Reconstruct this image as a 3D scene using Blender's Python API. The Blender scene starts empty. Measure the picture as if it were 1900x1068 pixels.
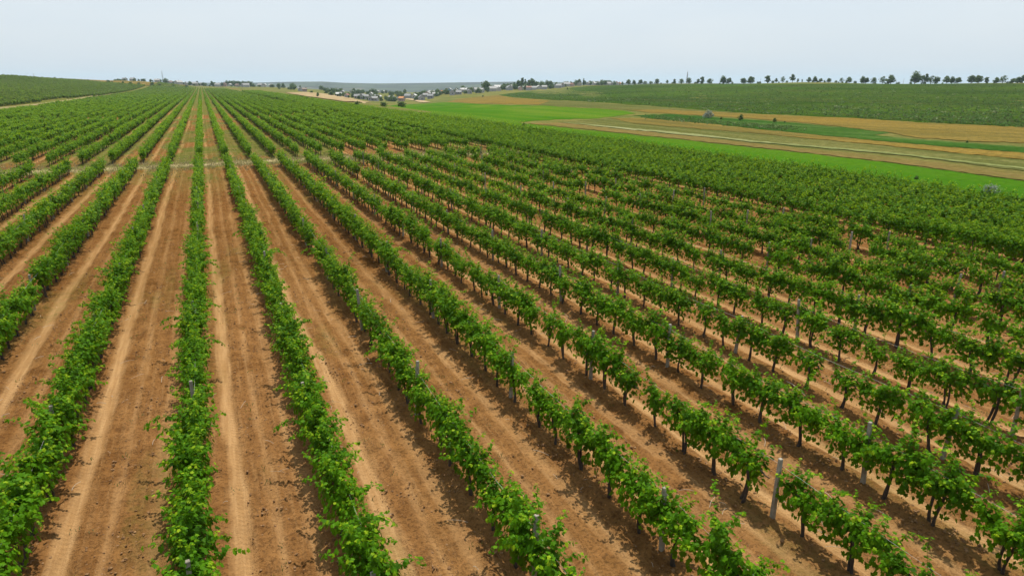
import bpy, bmesh, math, random
import numpy as np
from mathutils import Vector, Matrix

D = bpy.data
SC = bpy.context.scene
COL = SC.collection
R = math.radians

# ------------------------------------------------------------------ camera, sky, sun, exposure
F_PX, CX, CY, EYE, HZ, VPX = 1267., 950., 534., 9.25, 153., 372.
PITCH = math.atan((CY - HZ) / F_PX)
YAW = math.atan((CX - VPX) / math.hypot(F_PX, CY - HZ))
cd = D.cameras.new('camera')
cam = D.objects.new('camera', cd)
COL.objects.link(cam)
cam.location = (0, 0, EYE)
cam.rotation_euler = (math.pi / 2 - PITCH, 0, -YAW)
cd.sensor_width = 36
cd.lens = 36 * F_PX / 1900
cd.clip_start = 0.1
cd.clip_end = 30000
SC.camera = cam

SUN_EL, SUN_AZ = R(66), R(28)          # azimuth clockwise from +Y (the row direction)
w = D.worlds.new('World')
SC.world = w
w.use_nodes = True
nt = w.node_tree
bg = nt.nodes['Background']
sky = nt.nodes.new('ShaderNodeTexSky')
sky.sky_type = 'NISHITA'
sky.sun_disc = False
sky.sun_elevation = SUN_EL
sky.sun_rotation = SUN_AZ
sky.air_density = 1.0
sky.dust_density = 2.5
sky.ozone_density = 1.2
veil = nt.nodes.new('ShaderNodeMix')    # thin high cloud that whitens the whole sky
veil.data_type = 'RGBA'
veil.inputs[0].default_value = 0.8
tc_ = nt.nodes.new('ShaderNodeTexCoord')
mp_ = nt.nodes.new('ShaderNodeMapping')
mp_.inputs['Scale'].default_value = (1.6, 1.6, 7.0)
cn_ = nt.nodes.new('ShaderNodeTexNoise')
cn_.inputs['Scale'].default_value = 2.4
cn_.inputs['Detail'].default_value = 7
cn_.inputs['Roughness'].default_value = .6
nt.links.new(tc_.outputs['Generated'], mp_.inputs[0])
nt.links.new(mp_.outputs[0], cn_.inputs['Vector'])
cr_ = nt.nodes.new('ShaderNodeMapRange')
cr_.inputs[1].default_value, cr_.inputs[2].default_value = .35, .75
nt.links.new(cn_.outputs['Fac'], cr_.inputs[0])
cm_ = nt.nodes.new('ShaderNodeMix')
cm_.data_type = 'RGBA'
cm_.inputs[6].default_value = (6.5, 7.25, 7.95, 1)
cm_.inputs[7].default_value = (7.0, 7.6, 8.1, 1)
nt.links.new(cr_.outputs[0], cm_.inputs[0])
nt.links.new(cm_.outputs[2], veil.inputs[7])
nt.links.new(sky.outputs[0], veil.inputs[6])
nt.links.new(veil.outputs[2], bg.inputs[0])
bg.inputs[1].default_value = 0.10

sl = D.lights.new('sun', 'SUN')
sl.energy = 5.0
sl.angle = R(0.6)
sl.color = (1.0, 0.94, 0.82)
sun = D.objects.new('sun', sl)
COL.objects.link(sun)
sun.location = (0, 0, 200)
sdir = Vector((math.sin(SUN_AZ) * math.cos(SUN_EL), math.cos(SUN_AZ) * math.cos(SUN_EL), math.sin(SUN_EL)))
sun.rotation_euler = sdir.to_track_quat('Z', 'Y').to_euler()

SC.view_settings.view_transform = 'Standard'
SC.view_settings.look = 'None'
SC.view_settings.gamma = 1
SC.view_settings.exposure = 0.25
SC.cycles.max_bounces = 6
SC.cycles.transparent_max_bounces = 8
SC.cycles.volume_bounces = 0

# ------------------------------------------------------------------ small helpers
FW = np.array([math.sin(YAW) * math.cos(PITCH), math.cos(YAW) * math.cos(PITCH), -math.sin(PITCH)])
RT = np.array([math.cos(YAW), -math.sin(YAW), 0.])
UP = np.cross(RT, FW)
EYEP = np.array([0, 0, EYE])


def ray(px, py):
    d = FW * F_PX + RT * (px - CX) - UP * (py - CY)
    return d / np.linalg.norm(d)


def proj(p):
    v = np.asarray(p, float) - EYEP
    c = v @ FW
    if c <= 0.1:
        return None
    return CX + F_PX * (v @ RT) / c, CY - F_PX * (v @ UP) / c, c


def in_frame(p, m=0):
    q = proj(p)
    return q is not None and -m < q[0] < 1900 + m and -m < q[1] < 1068 + m


def tag(o, label=None, cat=None, group=None, kind=None):
    if label:
        o['label'] = label
    if cat:
        o['category'] = cat
    if group:
        o['group'] = group
    if kind:
        o['kind'] = kind
    return o


def link(o, parent=None):
    COL.objects.link(o)
    if parent:
        o.parent = parent
    return o


def empty(name, loc=(0, 0, 0), rz=0, s=1.0):
    o = D.objects.new(name, None)
    o.empty_display_size = .2
    link(o)
    o.location = loc
    o.rotation_euler = (0, 0, rz)
    o.scale = (s, s, s)
    return o


def mesh_obj(name, me, mat=None, parent=None):
    if mat is not None and not me.materials:
        me.materials.append(mat)
    return link(D.objects.new(name, me), parent)


class MB:
    """Collects vertices and faces of one mesh."""

    def __init__(s):
        s.v, s.f, s.t, s.mi = [], [], [], []

    def face(s, pts, tint=0., mi=0):
        b = len(s.v)
        s.v += [tuple(p) for p in pts]
        s.t += [tint] * len(pts)
        s.f.append(tuple(range(b, b + len(pts))))
        s.mi.append(mi)

    def tube(s, pts, rad, n=6, cap=True, tint=0., mi=0):
        b = len(s.v)
        P = [Vector(p) for p in pts]
        for i, p in enumerate(P):
            d = (P[min(i + 1, len(P) - 1)] - P[max(i - 1, 0)]).normalized()
            a = d.cross(Vector((.31, .87, .12)) if abs(d.z) > .8 else Vector((0, 0, 1))).normalized()
            c = d.cross(a)
            r = rad[i] if isinstance(rad, (list, tuple)) else rad
            for k in range(n):
                q = 2 * math.pi * k / n
                s.v.append(tuple(p + r * (math.cos(q) * a + math.sin(q) * c)))
                s.t.append(tint)
        for i in range(len(P) - 1):
            for k in range(n):
                k2 = (k + 1) % n
                s.f.append((b + i * n + k, b + i * n + k2, b + (i + 1) * n + k2, b + (i + 1) * n + k))
                s.mi.append(mi)
        if cap:
            e = b + (len(P) - 1) * n
            s.f.append(tuple(e + k for k in range(n)))
            s.mi.append(mi)
            s.f.append(tuple(b + n - 1 - k for k in range(n)))
            s.mi.append(mi)

    def box(s, c, d, taper=1., mi=0, rz=0.):
        b = len(s.v)
        cr, sr = math.cos(rz), math.sin(rz)
        for z in (0, 1):
            t = taper if z else 1
            for x, y in ((-1, -1), (1, -1), (1, 1), (-1, 1)):
                X, Y = x * d[0] / 2 * t, y * d[1] / 2 * t
                s.v.append((c[0] + X * cr - Y * sr, c[1] + X * sr + Y * cr, c[2] + z * d[2]))
                s.t.append(0.)
        for q in ((3, 2, 1, 0), (4, 5, 6, 7), (0, 1, 5, 4), (1, 2, 6, 5), (2, 3, 7, 6), (3, 0, 4, 7)):
            s.f.append(tuple(b + i for i in q))
            s.mi.append(mi)

    def mesh(s, name, mats=(), smooth=False):
        me = D.meshes.new(name)
        me.from_pydata(s.v, [], s.f)
        a = me.attributes.new('tint', 'FLOAT', 'POINT')
        a.data.foreach_set('value', np.array(s.t, np.float32))
        for m in mats:
            me.materials.append(m)
        me.polygons.foreach_set('material_index', np.array(s.mi, np.int32))
        if smooth:
            me.polygons.foreach_set('use_smooth', np.ones(len(s.f), bool))
        me.update()
        return me


ONES = ['zeroth', 'first', 'second', 'third', 'fourth', 'fifth', 'sixth', 'seventh', 'eighth', 'ninth', 'tenth',
        'eleventh', 'twelfth', 'thirteenth', 'fourteenth', 'fifteenth', 'sixteenth', 'seventeenth', 'eighteenth', 'nineteenth']
TENS = {2: ('twenty', 'twentieth'), 3: ('thirty', 'thirtieth'), 4: ('forty', 'fortieth'), 5: ('fifty', 'fiftieth'),
        6: ('sixty', 'sixtieth'), 7: ('seventy', 'seventieth'), 8: ('eighty', 'eightieth'), 9: ('ninety', 'ninetieth')}


def nth(n):
    if n < 20:
        return ONES[n]
    if n >= 100:
        return 'hundredth' if n == 100 else 'hundred-and-' + nth(n - 100)
    a, b = TENS[n // 10]
    return b if n % 10 == 0 else a + '-' + ONES[n % 10]


# value noise in numpy
_rng = np.random.default_rng(11)
_TAB = _rng.random((256, 256))


def vnoise(x, y):
    xi, yi = np.floor(x).astype(int), np.floor(y).astype(int)
    fx, fy = x - xi, y - yi
    fx, fy = fx * fx * (3 - 2 * fx), fy * fy * (3 - 2 * fy)
    g = lambda i, j: _TAB[i & 255, j & 255]
    return (g(xi, yi) * (1 - fx) + g(xi + 1, yi) * fx) * (1 - fy) + (g(xi, yi + 1) * (1 - fx) + g(xi + 1, yi + 1) * fx) * fy


def fbm(x, y, o=4):
    s, a, t = 0, 1., 0
    for i in range(o):
        s = s + a * vnoise(x * 2 ** i + 17.3 * i, y * 2 ** i + 5.1 * i)
        t += a
        a *= .55
    return s / t


def sstep(a, b, x):
    t = np.clip((x - a) / (b - a), 0, 1)
    return t * t * (3 - 2 * t)


# ------------------------------------------------------------------ materials
def new_mat(name):
    m = D.materials.new(name)
    m.use_nodes = True
    return m, m.node_tree, m.node_tree.nodes['Principled BSDF']


def N(t, typ, **kw):
    n = t.nodes.new(typ)
    for k, v in kw.items():
        setattr(n, k, v)
    return n


def mixc(t, fac, a, b, mode='MIX'):
    n = N(t, 'ShaderNodeMix', data_type='RGBA', blend_type=mode)
    for i, v in ((0, fac), (6, a), (7, b)):
        if hasattr(v, 'is_output'):
            t.links.new(v, n.inputs[i])
        elif i == 0:
            n.inputs[0].default_value = v
        else:
            n.inputs[i].default_value = (*v, 1)
    return n.outputs[2]


def mth(t, op, a, b=None, c=None, clamp=False):
    n = N(t, 'ShaderNodeMath', operation=op, use_clamp=clamp)
    for i, v in enumerate((a, b, c)):
        if v is None:
            continue
        if hasattr(v, 'is_output'):
            t.links.new(v, n.inputs[i])
        else:
            n.inputs[i].default_value = v
    return n.outputs[0]


def noise(t, scale, detail=4, rough=.55, vec=None, mapping=None):
    n = N(t, 'ShaderNodeTexNoise')
    n.inputs['Scale'].default_value = scale
    n.inputs['Detail'].default_value = detail
    n.inputs['Roughness'].default_value = rough
    if vec is None:
        vec = N(t, 'ShaderNodeNewGeometry').outputs['Position']
    if mapping:
        mp = N(t, 'ShaderNodeMapping')
        mp.inputs['Scale'].default_value = mapping
        t.links.new(vec, mp.inputs[0])
        vec = mp.outputs[0]
    t.links.new(vec, n.inputs['Vector'])
    return n.outputs['Fac']


def ramp(t, fac, stops):
    n = N(t, 'ShaderNodeMapRange')
    t.links.new(fac, n.inputs[0])
    n.inputs[1].default_value, n.inputs[2].default_value = stops
    n.clamp = True
    return n.outputs[0]


def leaf_material(name, deep, mid, young, trans=.35, rough=.45, var=.35):
    m, t, b = new_mat(name)
    at = N(t, 'ShaderNodeAttribute', attribute_name='tint')
    tone = N(t, 'ShaderNodeAttribute', attribute_name='tone', attribute_type='INSTANCER')
    oi = N(t, 'ShaderNodeObjectInfo')
    geo = N(t, 'ShaderNodeNewGeometry')
    big = noise(t, .45, 2)
    r = mth(t, 'ADD', mth(t, 'MULTIPLY', oi.outputs['Random'], var), mth(t, 'MULTIPLY', big, .5))
    c = mixc(t, mth(t, 'SUBTRACT', mth(t, 'ADD', ramp(t, at.outputs['Fac'], (0, .6)), r), .2, clamp=True), deep, mid)
    c = mixc(t, ramp(t, at.outputs['Fac'], (.55, 1.0)), c, young)
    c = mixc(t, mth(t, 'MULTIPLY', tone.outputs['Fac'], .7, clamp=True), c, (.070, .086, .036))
    c = mixc(t, mth(t, 'MULTIPLY', tone.outputs['Fac'], -.45, clamp=True), c, deep)
    t.links.new(c, b.inputs['Base Color'])
    b.inputs['Roughness'].default_value = rough
    b.inputs['Specular IOR Level'].default_value = .05
    tr = N(t, 'ShaderNodeBsdfTranslucent')
    tc = mixc(t, .5, c, tuple(min(1, v * 1.5) for v in young))
    t.links.new(tc, tr.inputs[0])
    mx = N(t, 'ShaderNodeMixShader')
    mx.inputs[0].default_value = trans
    t.links.new(b.outputs[0], mx.inputs[1])
    t.links.new(tr.outputs[0], mx.inputs[2])
    t.links.new(mx.outputs[0], t.nodes['Material Output'].inputs[0])
    return m


def plain_material(name, c1, c2, scale=8, rough=.8, bump=0., mapping=None):
    m, t, b = new_mat(name)
    n = noise(t, scale, 5, .6, mapping=mapping)
    oi = N(t, 'ShaderNodeObjectInfo')
    f = mth(t, 'ADD', ramp(t, n, (.3, .7)), mth(t, 'MULTIPLY_ADD', oi.outputs['Random'], .5, -.25), clamp=True)
    t.links.new(mixc(t, f, c1, c2), b.inputs['Base Color'])
    b.inputs['Roughness'].default_value = rough
    if bump:
        bp = N(t, 'ShaderNodeBump')
        bp.inputs['Strength'].default_value = bump
        t.links.new(n, bp.inputs['Height'])
        t.links.new(bp.outputs[0], b.inputs['Normal'])
    return m


def field_material(name, cols, patch=.02, streak=.25, fine=1.2, fine_amt=.5, bump=.6):
    """Crops seen from afar: big patches, streaks along the rows, fine grain. cols: dark, main, light."""
    m, t, b = new_mat(name)
    n1 = noise(t, patch, 4, .6)
    n2 = noise(t, 1, 5, .6, mapping=(streak, streak * .045, 1))
    n3 = noise(t, fine, 4, .7)
    c = mixc(t, ramp(t, n1, (.35, .65)), cols[0], cols[1])
    c = mixc(t, mth(t, 'MULTIPLY', ramp(t, n2, (.46, .68)), .85), c, cols[2])
    d = tuple(v * .45 for v in cols[0])
    c = mixc(t, mth(t, 'MULTIPLY', ramp(t, n3, (.62, .40)), fine_amt), c, d)
    t.links.new(c, b.inputs['Base Color'])
    b.inputs['Roughness'].default_value = 1
    b.inputs['Specular IOR Level'].default_value = 0
    bp = N(t, 'ShaderNodeBump')
    bp.inputs['Strength'].default_value = bump
    bp.inputs['Distance'].default_value = .5
    t.links.new(n3, bp.inputs['Height'])
    t.links.new(bp.outputs[0], b.inputs['Normal'])
    return m


M = {}
M['vine_leaf'] = leaf_material('vine_leaf', (.010, .052, .001), (.068, .186, .003), (.29, .40, .012), .34, .5, .5)
M['tree_leaf'] = leaf_material('tree_leaf', (.028, .060, .014), (.080, .135, .034), (.14, .19, .065), .22, .55, .6)
M['silver_leaf'] = leaf_material('silver_leaf', (.11, .14, .11), (.22, .26, .21), (.36, .40, .34), .2, .6)
M['scrub_leaf'] = leaf_material('scrub_leaf', (.020, .062, .006), (.050, .118, .010), (.20, .23, .11), .2, .6)
M['weed'] = leaf_material('weed', (.11, .12, .035), (.25, .21, .09), (.40, .33, .18), .2, .7)
M['bark'] = plain_material('vine_bark', (.030, .021, .015), (.075, .055, .040), 30, .95, .8, (1, 1, .25))
M['tree_bark'] = plain_material('tree_bark', (.07, .06, .045), (.16, .14, .11), 6, .95, .6)
M['concrete'] = plain_material('post_concrete', (.15, .132, .10), (.30, .27, .215), 9, .9, .4)
M['wire'] = plain_material('wire_metal', (.34, .34, .33), (.5, .5, .49), 3, .45)
M['twig'] = plain_material('dry_twig', (.28, .22, .16), (.46, .40, .32), 20, .9)
M['clod'] = plain_material('clod_soil', (.15, .074, .028), (.34, .195, .085), 14, .97, .5)
M['steel'] = plain_material('mast_steel', (.20, .20, .20), (.32, .31, .30), 2, .6)

# ------------------------------------------------------------------ terrain
def ctl(px, py, d):
    r = ray(px, py)
    h = math.hypot(r[0], r[1])
    return (r[0] / h * d, r[1] / h * d, EYE + r[2] / h * d)


CT = [ctl(*c) for c in (
    (-300, 152, 700), (-300, 205, 215), (-120, 146, 850), (0, 184, 360), (0, 168, 530), (0, 150, 800), (0, 141.5, 900),
    (100, 166, 620), (100, 148, 920), (200, 168, 660), (200, 155.5, 950), (300, 161, 1000), (130, 146.5, 1100), (200, 149.5, 1150),
    (300, 154.5, 1200), (0, 142.5, 1150), (250, 151.5, 1400), (330, 157, 1400), (420, 160.5, 1350), (470, 162, 1300), (372, 159.5, 1350),
    (460, 168, 850), (530, 173, 760), (560, 178, 600), (600, 183, 500), (600, 176, 740), (640, 188, 520), (690, 193.5, 560), (700, 190, 660), (660, 186, 720),
    (640, 178, 1000), (560, 168, 1100), (700, 176, 1200), (740, 191, 740), (760, 189, 850), (780, 182, 960), (800, 192, 590), (850, 196, 420),
    (850, 185, 720), (900, 201, 310), (900, 190, 500), (900, 176.5, 850), (960, 186, 500), (1000, 168, 1050), (1000, 184, 480),
    (1050, 163, 1150), (1100, 158.5, 1250), (1100, 175, 700), (1200, 156.5, 1200), (1200, 195, 350), (1200, 175, 620), (1300, 155.8, 1100),
    (1300, 203, 290), (1300, 180, 530), (1400, 155.5, 1050), (1400, 211, 250), (1400, 180, 490), (1600, 155.2, 950), (1600, 221, 212), (1600, 185, 420),
    (1800, 155, 880), (1800, 231, 186), (1900, 155, 850), (1900, 236, 176), (1900, 190, 380), (2150, 154, 800), (2150, 255, 150),
    (2150, 190, 350), (1100, 160.5, 1650), (1300, 158, 1550), (1500, 158, 1500), (1900, 158, 1350), (2150, 158, 1300),
    (830, 173, 1010), (900, 168.5, 1060), (960, 164.5, 1160), (1050, 159, 1350), (760, 180, 1060), (700, 172.5, 1450), (600, 167, 1500), (480, 161, 1550))]
for dd, zz in ((2300, -24), (3600, -34), (6500, -44), (15000, -44)):
    for a in (-25, -10, 0, 12, 22, 32, 45, 62, 80):
        CT.append((dd * math.sin(R(a)), dd * math.cos(R(a)), zz))
for y in (20, 120, 260, 420, 600):
    for x in (-45, 0, 50):
        CT.append((x, y, 0.))
for y in (800, 1000, 1180):
    CT.append((0, y, 0.))
    CT.append((38, y, -.4))
for a in (100, 140, 180, 220, 260, 300, 330):
    for dd in (60, 400, 2500):
        CT.append((dd * math.sin(R(a)), dd * math.cos(R(a)), 0. if dd < 100 else -2.))
CT = np.array(CT)


def warp(x, y):
    r = np.hypot(x, y) + 30
    th = np.arctan2(x, y)
    L = np.log(r) * 1.1
    return L * np.cos(th * .9), L * np.sin(th * .9)


_cu, _cv = warp(CT[:, 0], CT[:, 1])


def _k(r2):
    return r2 * np.log(r2 + 1e-12)


_n = len(CT)
_A = np.zeros((_n + 3, _n + 3))
_A[:_n, :_n] = _k((_cu[:, None] - _cu) ** 2 + (_cv[:, None] - _cv) ** 2) + np.eye(_n) * 2e-4
_A[:_n, _n:] = np.stack([np.ones(_n), _cu, _cv], 1)
_A[_n:, :_n] = _A[:_n, _n:].T
_W = np.linalg.solve(_A, np.concatenate([CT[:, 2], np.zeros(3)]))


def terrain(x, y):
    x, y = np.atleast_1d(np.asarray(x, float)), np.atleast_1d(np.asarray(y, float))
    out = np.empty(x.size)
    xf, yf = x.ravel(), y.ravel()
    for i in range(0, xf.size, 40000):
        u, v = warp(xf[i:i + 40000], yf[i:i + 40000])
        K = _k((u[:, None] - _cu) ** 2 + (v[:, None] - _cv) ** 2)
        out[i:i + 40000] = K @ _W[:_n] + _W[_n] + _W[_n + 1] * u + _W[_n + 2] * v
    flat = sstep(-95, -55, xf) * (1 - sstep(58, 100, xf)) * (1 - sstep(500, 1150, yf))
    flat = np.maximum(flat, 1 - sstep(60, 110, np.hypot(xf, yf)))
    bank = .5 * (1 - sstep(-66, -56, xf)) * sstep(140, 260, yf) * (1 - sstep(560, 800, yf))
    return (out * (1 - flat) + bank).reshape(x.shape)


def ground_at(px, py, far=6000.):
    """The point of the ground that a pixel of the photograph looks at."""
    r = ray(px, py)
    t = np.geomspace(8, far, 900)
    p = EYEP + t[:, None] * r
    below = p[:, 2] < terrain(p[:, 0], p[:, 1])
    if not below.any():
        return None
    i = max(int(np.argmax(below)), 1)
    t2 = np.linspace(t[i - 1], t[i], 40)
    p = EYEP + t2[:, None] * r
    below = p[:, 2] < terrain(p[:, 0], p[:, 1])
    return p[int(np.argmax(below)) if below.any() else -1]


# rows of vines
def row_x(k):
    return -1.15 + (2.9 * k if k >= 0 else 3.15 * k)


K_INNER = 12            # rows 0..14 right of the camera belong to the same block
DARK_ROWS = [37.6 + 1.7 * i for i in range(9)]
LEFT_ROWS = list(range(-18, 0))
HEADLANDS = [89, 200, 300, 405, 510, 620, 730, 850, 970, 1090]


def headland(y):
    return any(abs(y - h) < (3.7 if h < 100 else 3.5) for h in HEADLANDS)


# the ground sheet: fine near the camera, one sheet out to the horizon
def axis(lo, hi, step, near_end, grow, lim):
    a = list(np.arange(lo, hi, step))
    s = step
    while a[-1] < near_end:
        s *= 1.012
        a.append(a[-1] + s)
    while a[-1] < lim:
        s *= grow
        a.append(a[-1] + s)
    return a


xp = axis(0, 30, .105, 62, 1.10, 14000)
xn = axis(0, 13, .105, 45, 1.10, 14000)
XS = np.array([-v for v in xn[:0:-1]] + xp)
yp = axis(4, 34, .13, 96, 1.035, 14000)
YS = np.array([-14000, -6000, -3000, -1200, -500, -200, -90, -40, -18, -8, -3, 0, 2] + yp)
GX, GY = np.meshgrid(XS, YS)
GZ = terrain(GX, GY)
rows_all = np.array([row_x(k) for k in range(-18, K_INNER + 1)] + DARK_ROWS)
rows_s = np.sort(rows_all)
idx = np.clip(np.searchsorted(rows_s, GX) - 1, 0, len(rows_s) - 2)
left = rows_s[idx]
gap = rows_s[idx + 1] - left
wob = (fbm(GY * .05 + idx * 7.7, GY * 0 + idx * 3.1, 3) - .5) * .55
u = GX - left + wob
h1, h2 = (idx * 37 % 11) / 11 - .5, (idx * 53 % 13) / 13 - .5
t1, t2, t3 = .72 + .28 * h1, gap - .72 + .25 * h2, gap * .5 + .35 * h1
edge = (fbm(GX * 2.2, GY * .9, 3) - .5) * .22
trk = np.maximum.reduce([1 - sstep(.10, .30, np.abs(u - t1) + edge), ( .5 + .4 * h2) * (1 - sstep(.08, .24, np.abs(u - t2) + edge)),
                         .45 * (1 - sstep(.05, .14, np.abs(u - t3) + edge))])
inrow = np.exp(-(np.minimum(u, gap - u) / .42) ** 2)
vine_zone = (GX > -60) * (GX < 54.0) * (GY < 1150) * (GY > -60)
head = np.zeros_like(GX)
for hh in HEADLANDS:
    wdt = 3.0 if hh < 100 else 5
    head = np.maximum(head, 1 - sstep(wdt * .7, wdt * 1.25, np.abs(GY - hh) + (fbm(GX * .3, GY * .3, 3) - .5) * 3))
near = (1 - sstep(60, 140, GY)) * vine_zone
rough = 1 - np.clip(trk, 0, 1)
clod = fbm(GX * 3.1, GY * 3.1, 4)
clod2 = fbm(GX * 6.5 + 9, GY * 6.5, 3)
GZ = GZ + near * (1 - sstep(-6, 4, -GY)) * (inrow * .07 - trk * .05 + (clod - .5) * .13 * (.25 + .75 * rough) + (clod2 - .5) * .12 * rough * (clod > .42)
                                             + np.sin(GX * 21 + fbm(GY * .2, GX, 2) * 5) * .022 * rough)
far_gap = sstep(75, 110, GY)
weedy = np.clip(head * .95 + (far_gap * .8 + .05 + .6 * sstep(200, 330, GY)) * sstep(.42 - .2 * sstep(200, 330, GY), .58, fbm(GX * .22, GY * .05 + 3, 4)) + .30 * sstep(.58, .75, fbm(GX * .9, GY * .12 + 40, 3))
                + .55 * sstep(55, 80, GY) * sstep(.45, .6, fbm(GX * .5 + 3, GY * .1, 3)), 0, 1)
weedy = np.where((GX < -56.5) & (GX > -75) & (GY > 60), np.maximum(weedy, .8), weedy)
vine_zone = vine_zone * 1 + ((GX <= -60) & (GX > -400) & (GY > 60) & (GY < 1150))
weedy = np.where(vine_zone > 0, np.maximum(weedy, sstep(190, 400, GY)), 0)
buff = np.clip(1 - sstep(14, 40, np.hypot(GX - 8, GY - 4) + (fbm(GX * .12, GY * .12, 3) - .5) * 26), 0, 1)  # paler soil tone round the foreground, with a ragged fade outwards
meadow = np.clip(sstep(53.4, 54.6, GX + (fbm(GX * .1, GY * .1, 3) - .5) * 2) * (GY > -60) + sstep(1150, 1200, GY) + (GY < -80), 0, 1)
path = vine_zone * np.clip(1 - np.abs(GY - 89.2 - np.sin(GX * .13) + (fbm(GX * .4, GY * .2, 3) - .5) * 1.6) / 2.4, 0, 1)
ny, nx = GX.shape
V = np.stack([GX, GY, GZ], -1).reshape(-1, 3)
ii = np.arange(ny * nx).reshape(ny, nx)
FQ = np.stack([ii[:-1, :-1], ii[:-1, 1:], ii[1:, 1:], ii[1:, :-1]], -1).reshape(-1, 4)


def np_mesh(name, V, FQ, attrs=None, smooth=True):
    me = D.meshes.new(name)
    k = FQ.shape[1]
    me.vertices.add(len(V))
    me.vertices.foreach_set('co', V.astype(np.float32).ravel())
    me.loops.add(FQ.size)
    me.loops.foreach_set('vertex_index', FQ.astype(np.int32).ravel())
    me.polygons.add(len(FQ))
    me.polygons.foreach_set('loop_start', np.arange(0, FQ.size, k, dtype=np.int32))
    me.polygons.foreach_set('use_smooth', np.full(len(FQ), smooth))
    for n, a in (attrs or {}).items():
        at = me.attributes.new(n, 'FLOAT', 'POINT')
        at.data.foreach_set('value', a.astype(np.float32).ravel())
    me.update(calc_edges=True)
    me.validate()
    return me


gm = np_mesh('ground', V, FQ, {'track': trk * vine_zone, 'weedy': weedy, 'meadow': meadow, 'buff': buff, 'path': path})


def soil_material():
    m, t, b = new_mat('vineyard_soil')
    A = lambda n: N(t, 'ShaderNodeAttribute', attribute_name=n).outputs['Fac']
    tone = noise(t, .09, 4, .6)
    med = noise(t, 1.7, 5, .65)
    fine = noise(t, 11, 5, .7)
    vfine = noise(t, 46, 3, .7)
    streak = noise(t, 1, 4, .6, mapping=(7, .35, 1))
    c = mixc(t, ramp(t, med, (.34, .66)), (.105, .042, .011), (.240, .112, .034))
    c = mixc(t, mth(t, 'MULTIPLY', ramp(t, tone, (.38, .62)), .55), c, (.265, .130, .046))
    c = mixc(t, mth(t, 'MULTIPLY', ramp(t, streak, (.5, .72)), .45), c, (.33, .180, .070))
    tr = A('track')
    c = mixc(t, mth(t, 'MULTIPLY', tr, .62), c, mixc(t, ramp(t, streak, (.35, .65)), (.31, .175, .070), (.43, .262, .118)))
    spk = mth(t, 'MULTIPLY', ramp(t, fine, (.50, .60)), mth(t, 'MULTIPLY_ADD', tr, -.75, .95))
    c = mixc(t, mth(t, 'MULTIPLY', spk, .55), c, (.052, .024, .010))
    c = mixc(t, mth(t, 'MULTIPLY', ramp(t, vfine, (.62, .74)), .45), c, (.36, .25, .145))
    c = mixc(t, mth(t, 'MULTIPLY', A('buff'), .62), c, mixc(t, 1.0, c, (1.52, 1.60, 1.76), 'MULTIPLY'))
    wd = mth(t, 'MULTIPLY', A('weedy'), mth(t, 'ADD', ramp(t, noise(t, 3.5, 5, .7), (.34, .58)), mth(t, 'MULTIPLY_ADD', A('weedy'), 3., -2., clamp=True), clamp=True))
    wc = mixc(t, ramp(t, noise(t, .6, 4), (.35, .65)), (.060, .105, .014), (.145, .135, .042))
    c = mixc(t, mth(t, 'MULTIPLY', wd, .85), c, wc)
    c = mixc(t, mth(t, 'MULTIPLY', A('path'), .9, clamp=True), c, mixc(t, ramp(t, noise(t, 2.2, 4), (.35, .65)), (.26, .205, .09), (.44, .36, .21)))
    mc = mixc(t, ramp(t, noise(t, .03, 5, .65), (.36, .62)), (.09, .11, .028), (.19, .16, .050))
    mc = mixc(t, mth(t, 'MULTIPLY', ramp(t, noise(t, .9, 4, .7), (.62, .42)), .5), mc, (.055, .08, .02))
    c = mixc(t, A('meadow'), c, mc)
    t.links.new(c, b.inputs['Base Color'])
    b.inputs['Roughness'].default_value = .95
    b.inputs['Specular IOR Level'].default_value = .0
    h = mth(t, 'ADD', mth(t, 'MULTIPLY', fine, mth(t, 'MULTIPLY_ADD', tr, -.6, 1.)), mth(t, 'MULTIPLY', vfine, .35))
    sep = N(t, 'ShaderNodeSeparateXYZ')
    t.links.new(N(t, 'ShaderNodeNewGeometry').outputs['Position'], sep.inputs[0])
    lug = mth(t, 'SINE', mth(t, 'ADD', mth(t, 'MULTIPLY', sep.outputs[1], 38.), mth(t, 'MULTIPLY', mth(t, 'ABSOLUTE', mth(t, 'SINE', mth(t, 'MULTIPLY', sep.outputs[0], 9.))), 5.)))
    h = mth(t, 'ADD', h, mth(t, 'MULTIPLY', mth(t, 'MULTIPLY', lug, tr), mth(t, 'MULTIPLY', med, .09)))
    bp = N(t, 'ShaderNodeBump')
    bp.inputs['Strength'].default_value = .9
    bp.inputs['Distance'].default_value = .14
    t.links.new(h, bp.inputs['Height'])
    t.links.new(bp.outputs[0], b.inputs['Normal'])
    return m


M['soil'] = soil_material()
tag(mesh_obj('ground', gm, M['soil']), kind='structure')

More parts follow.
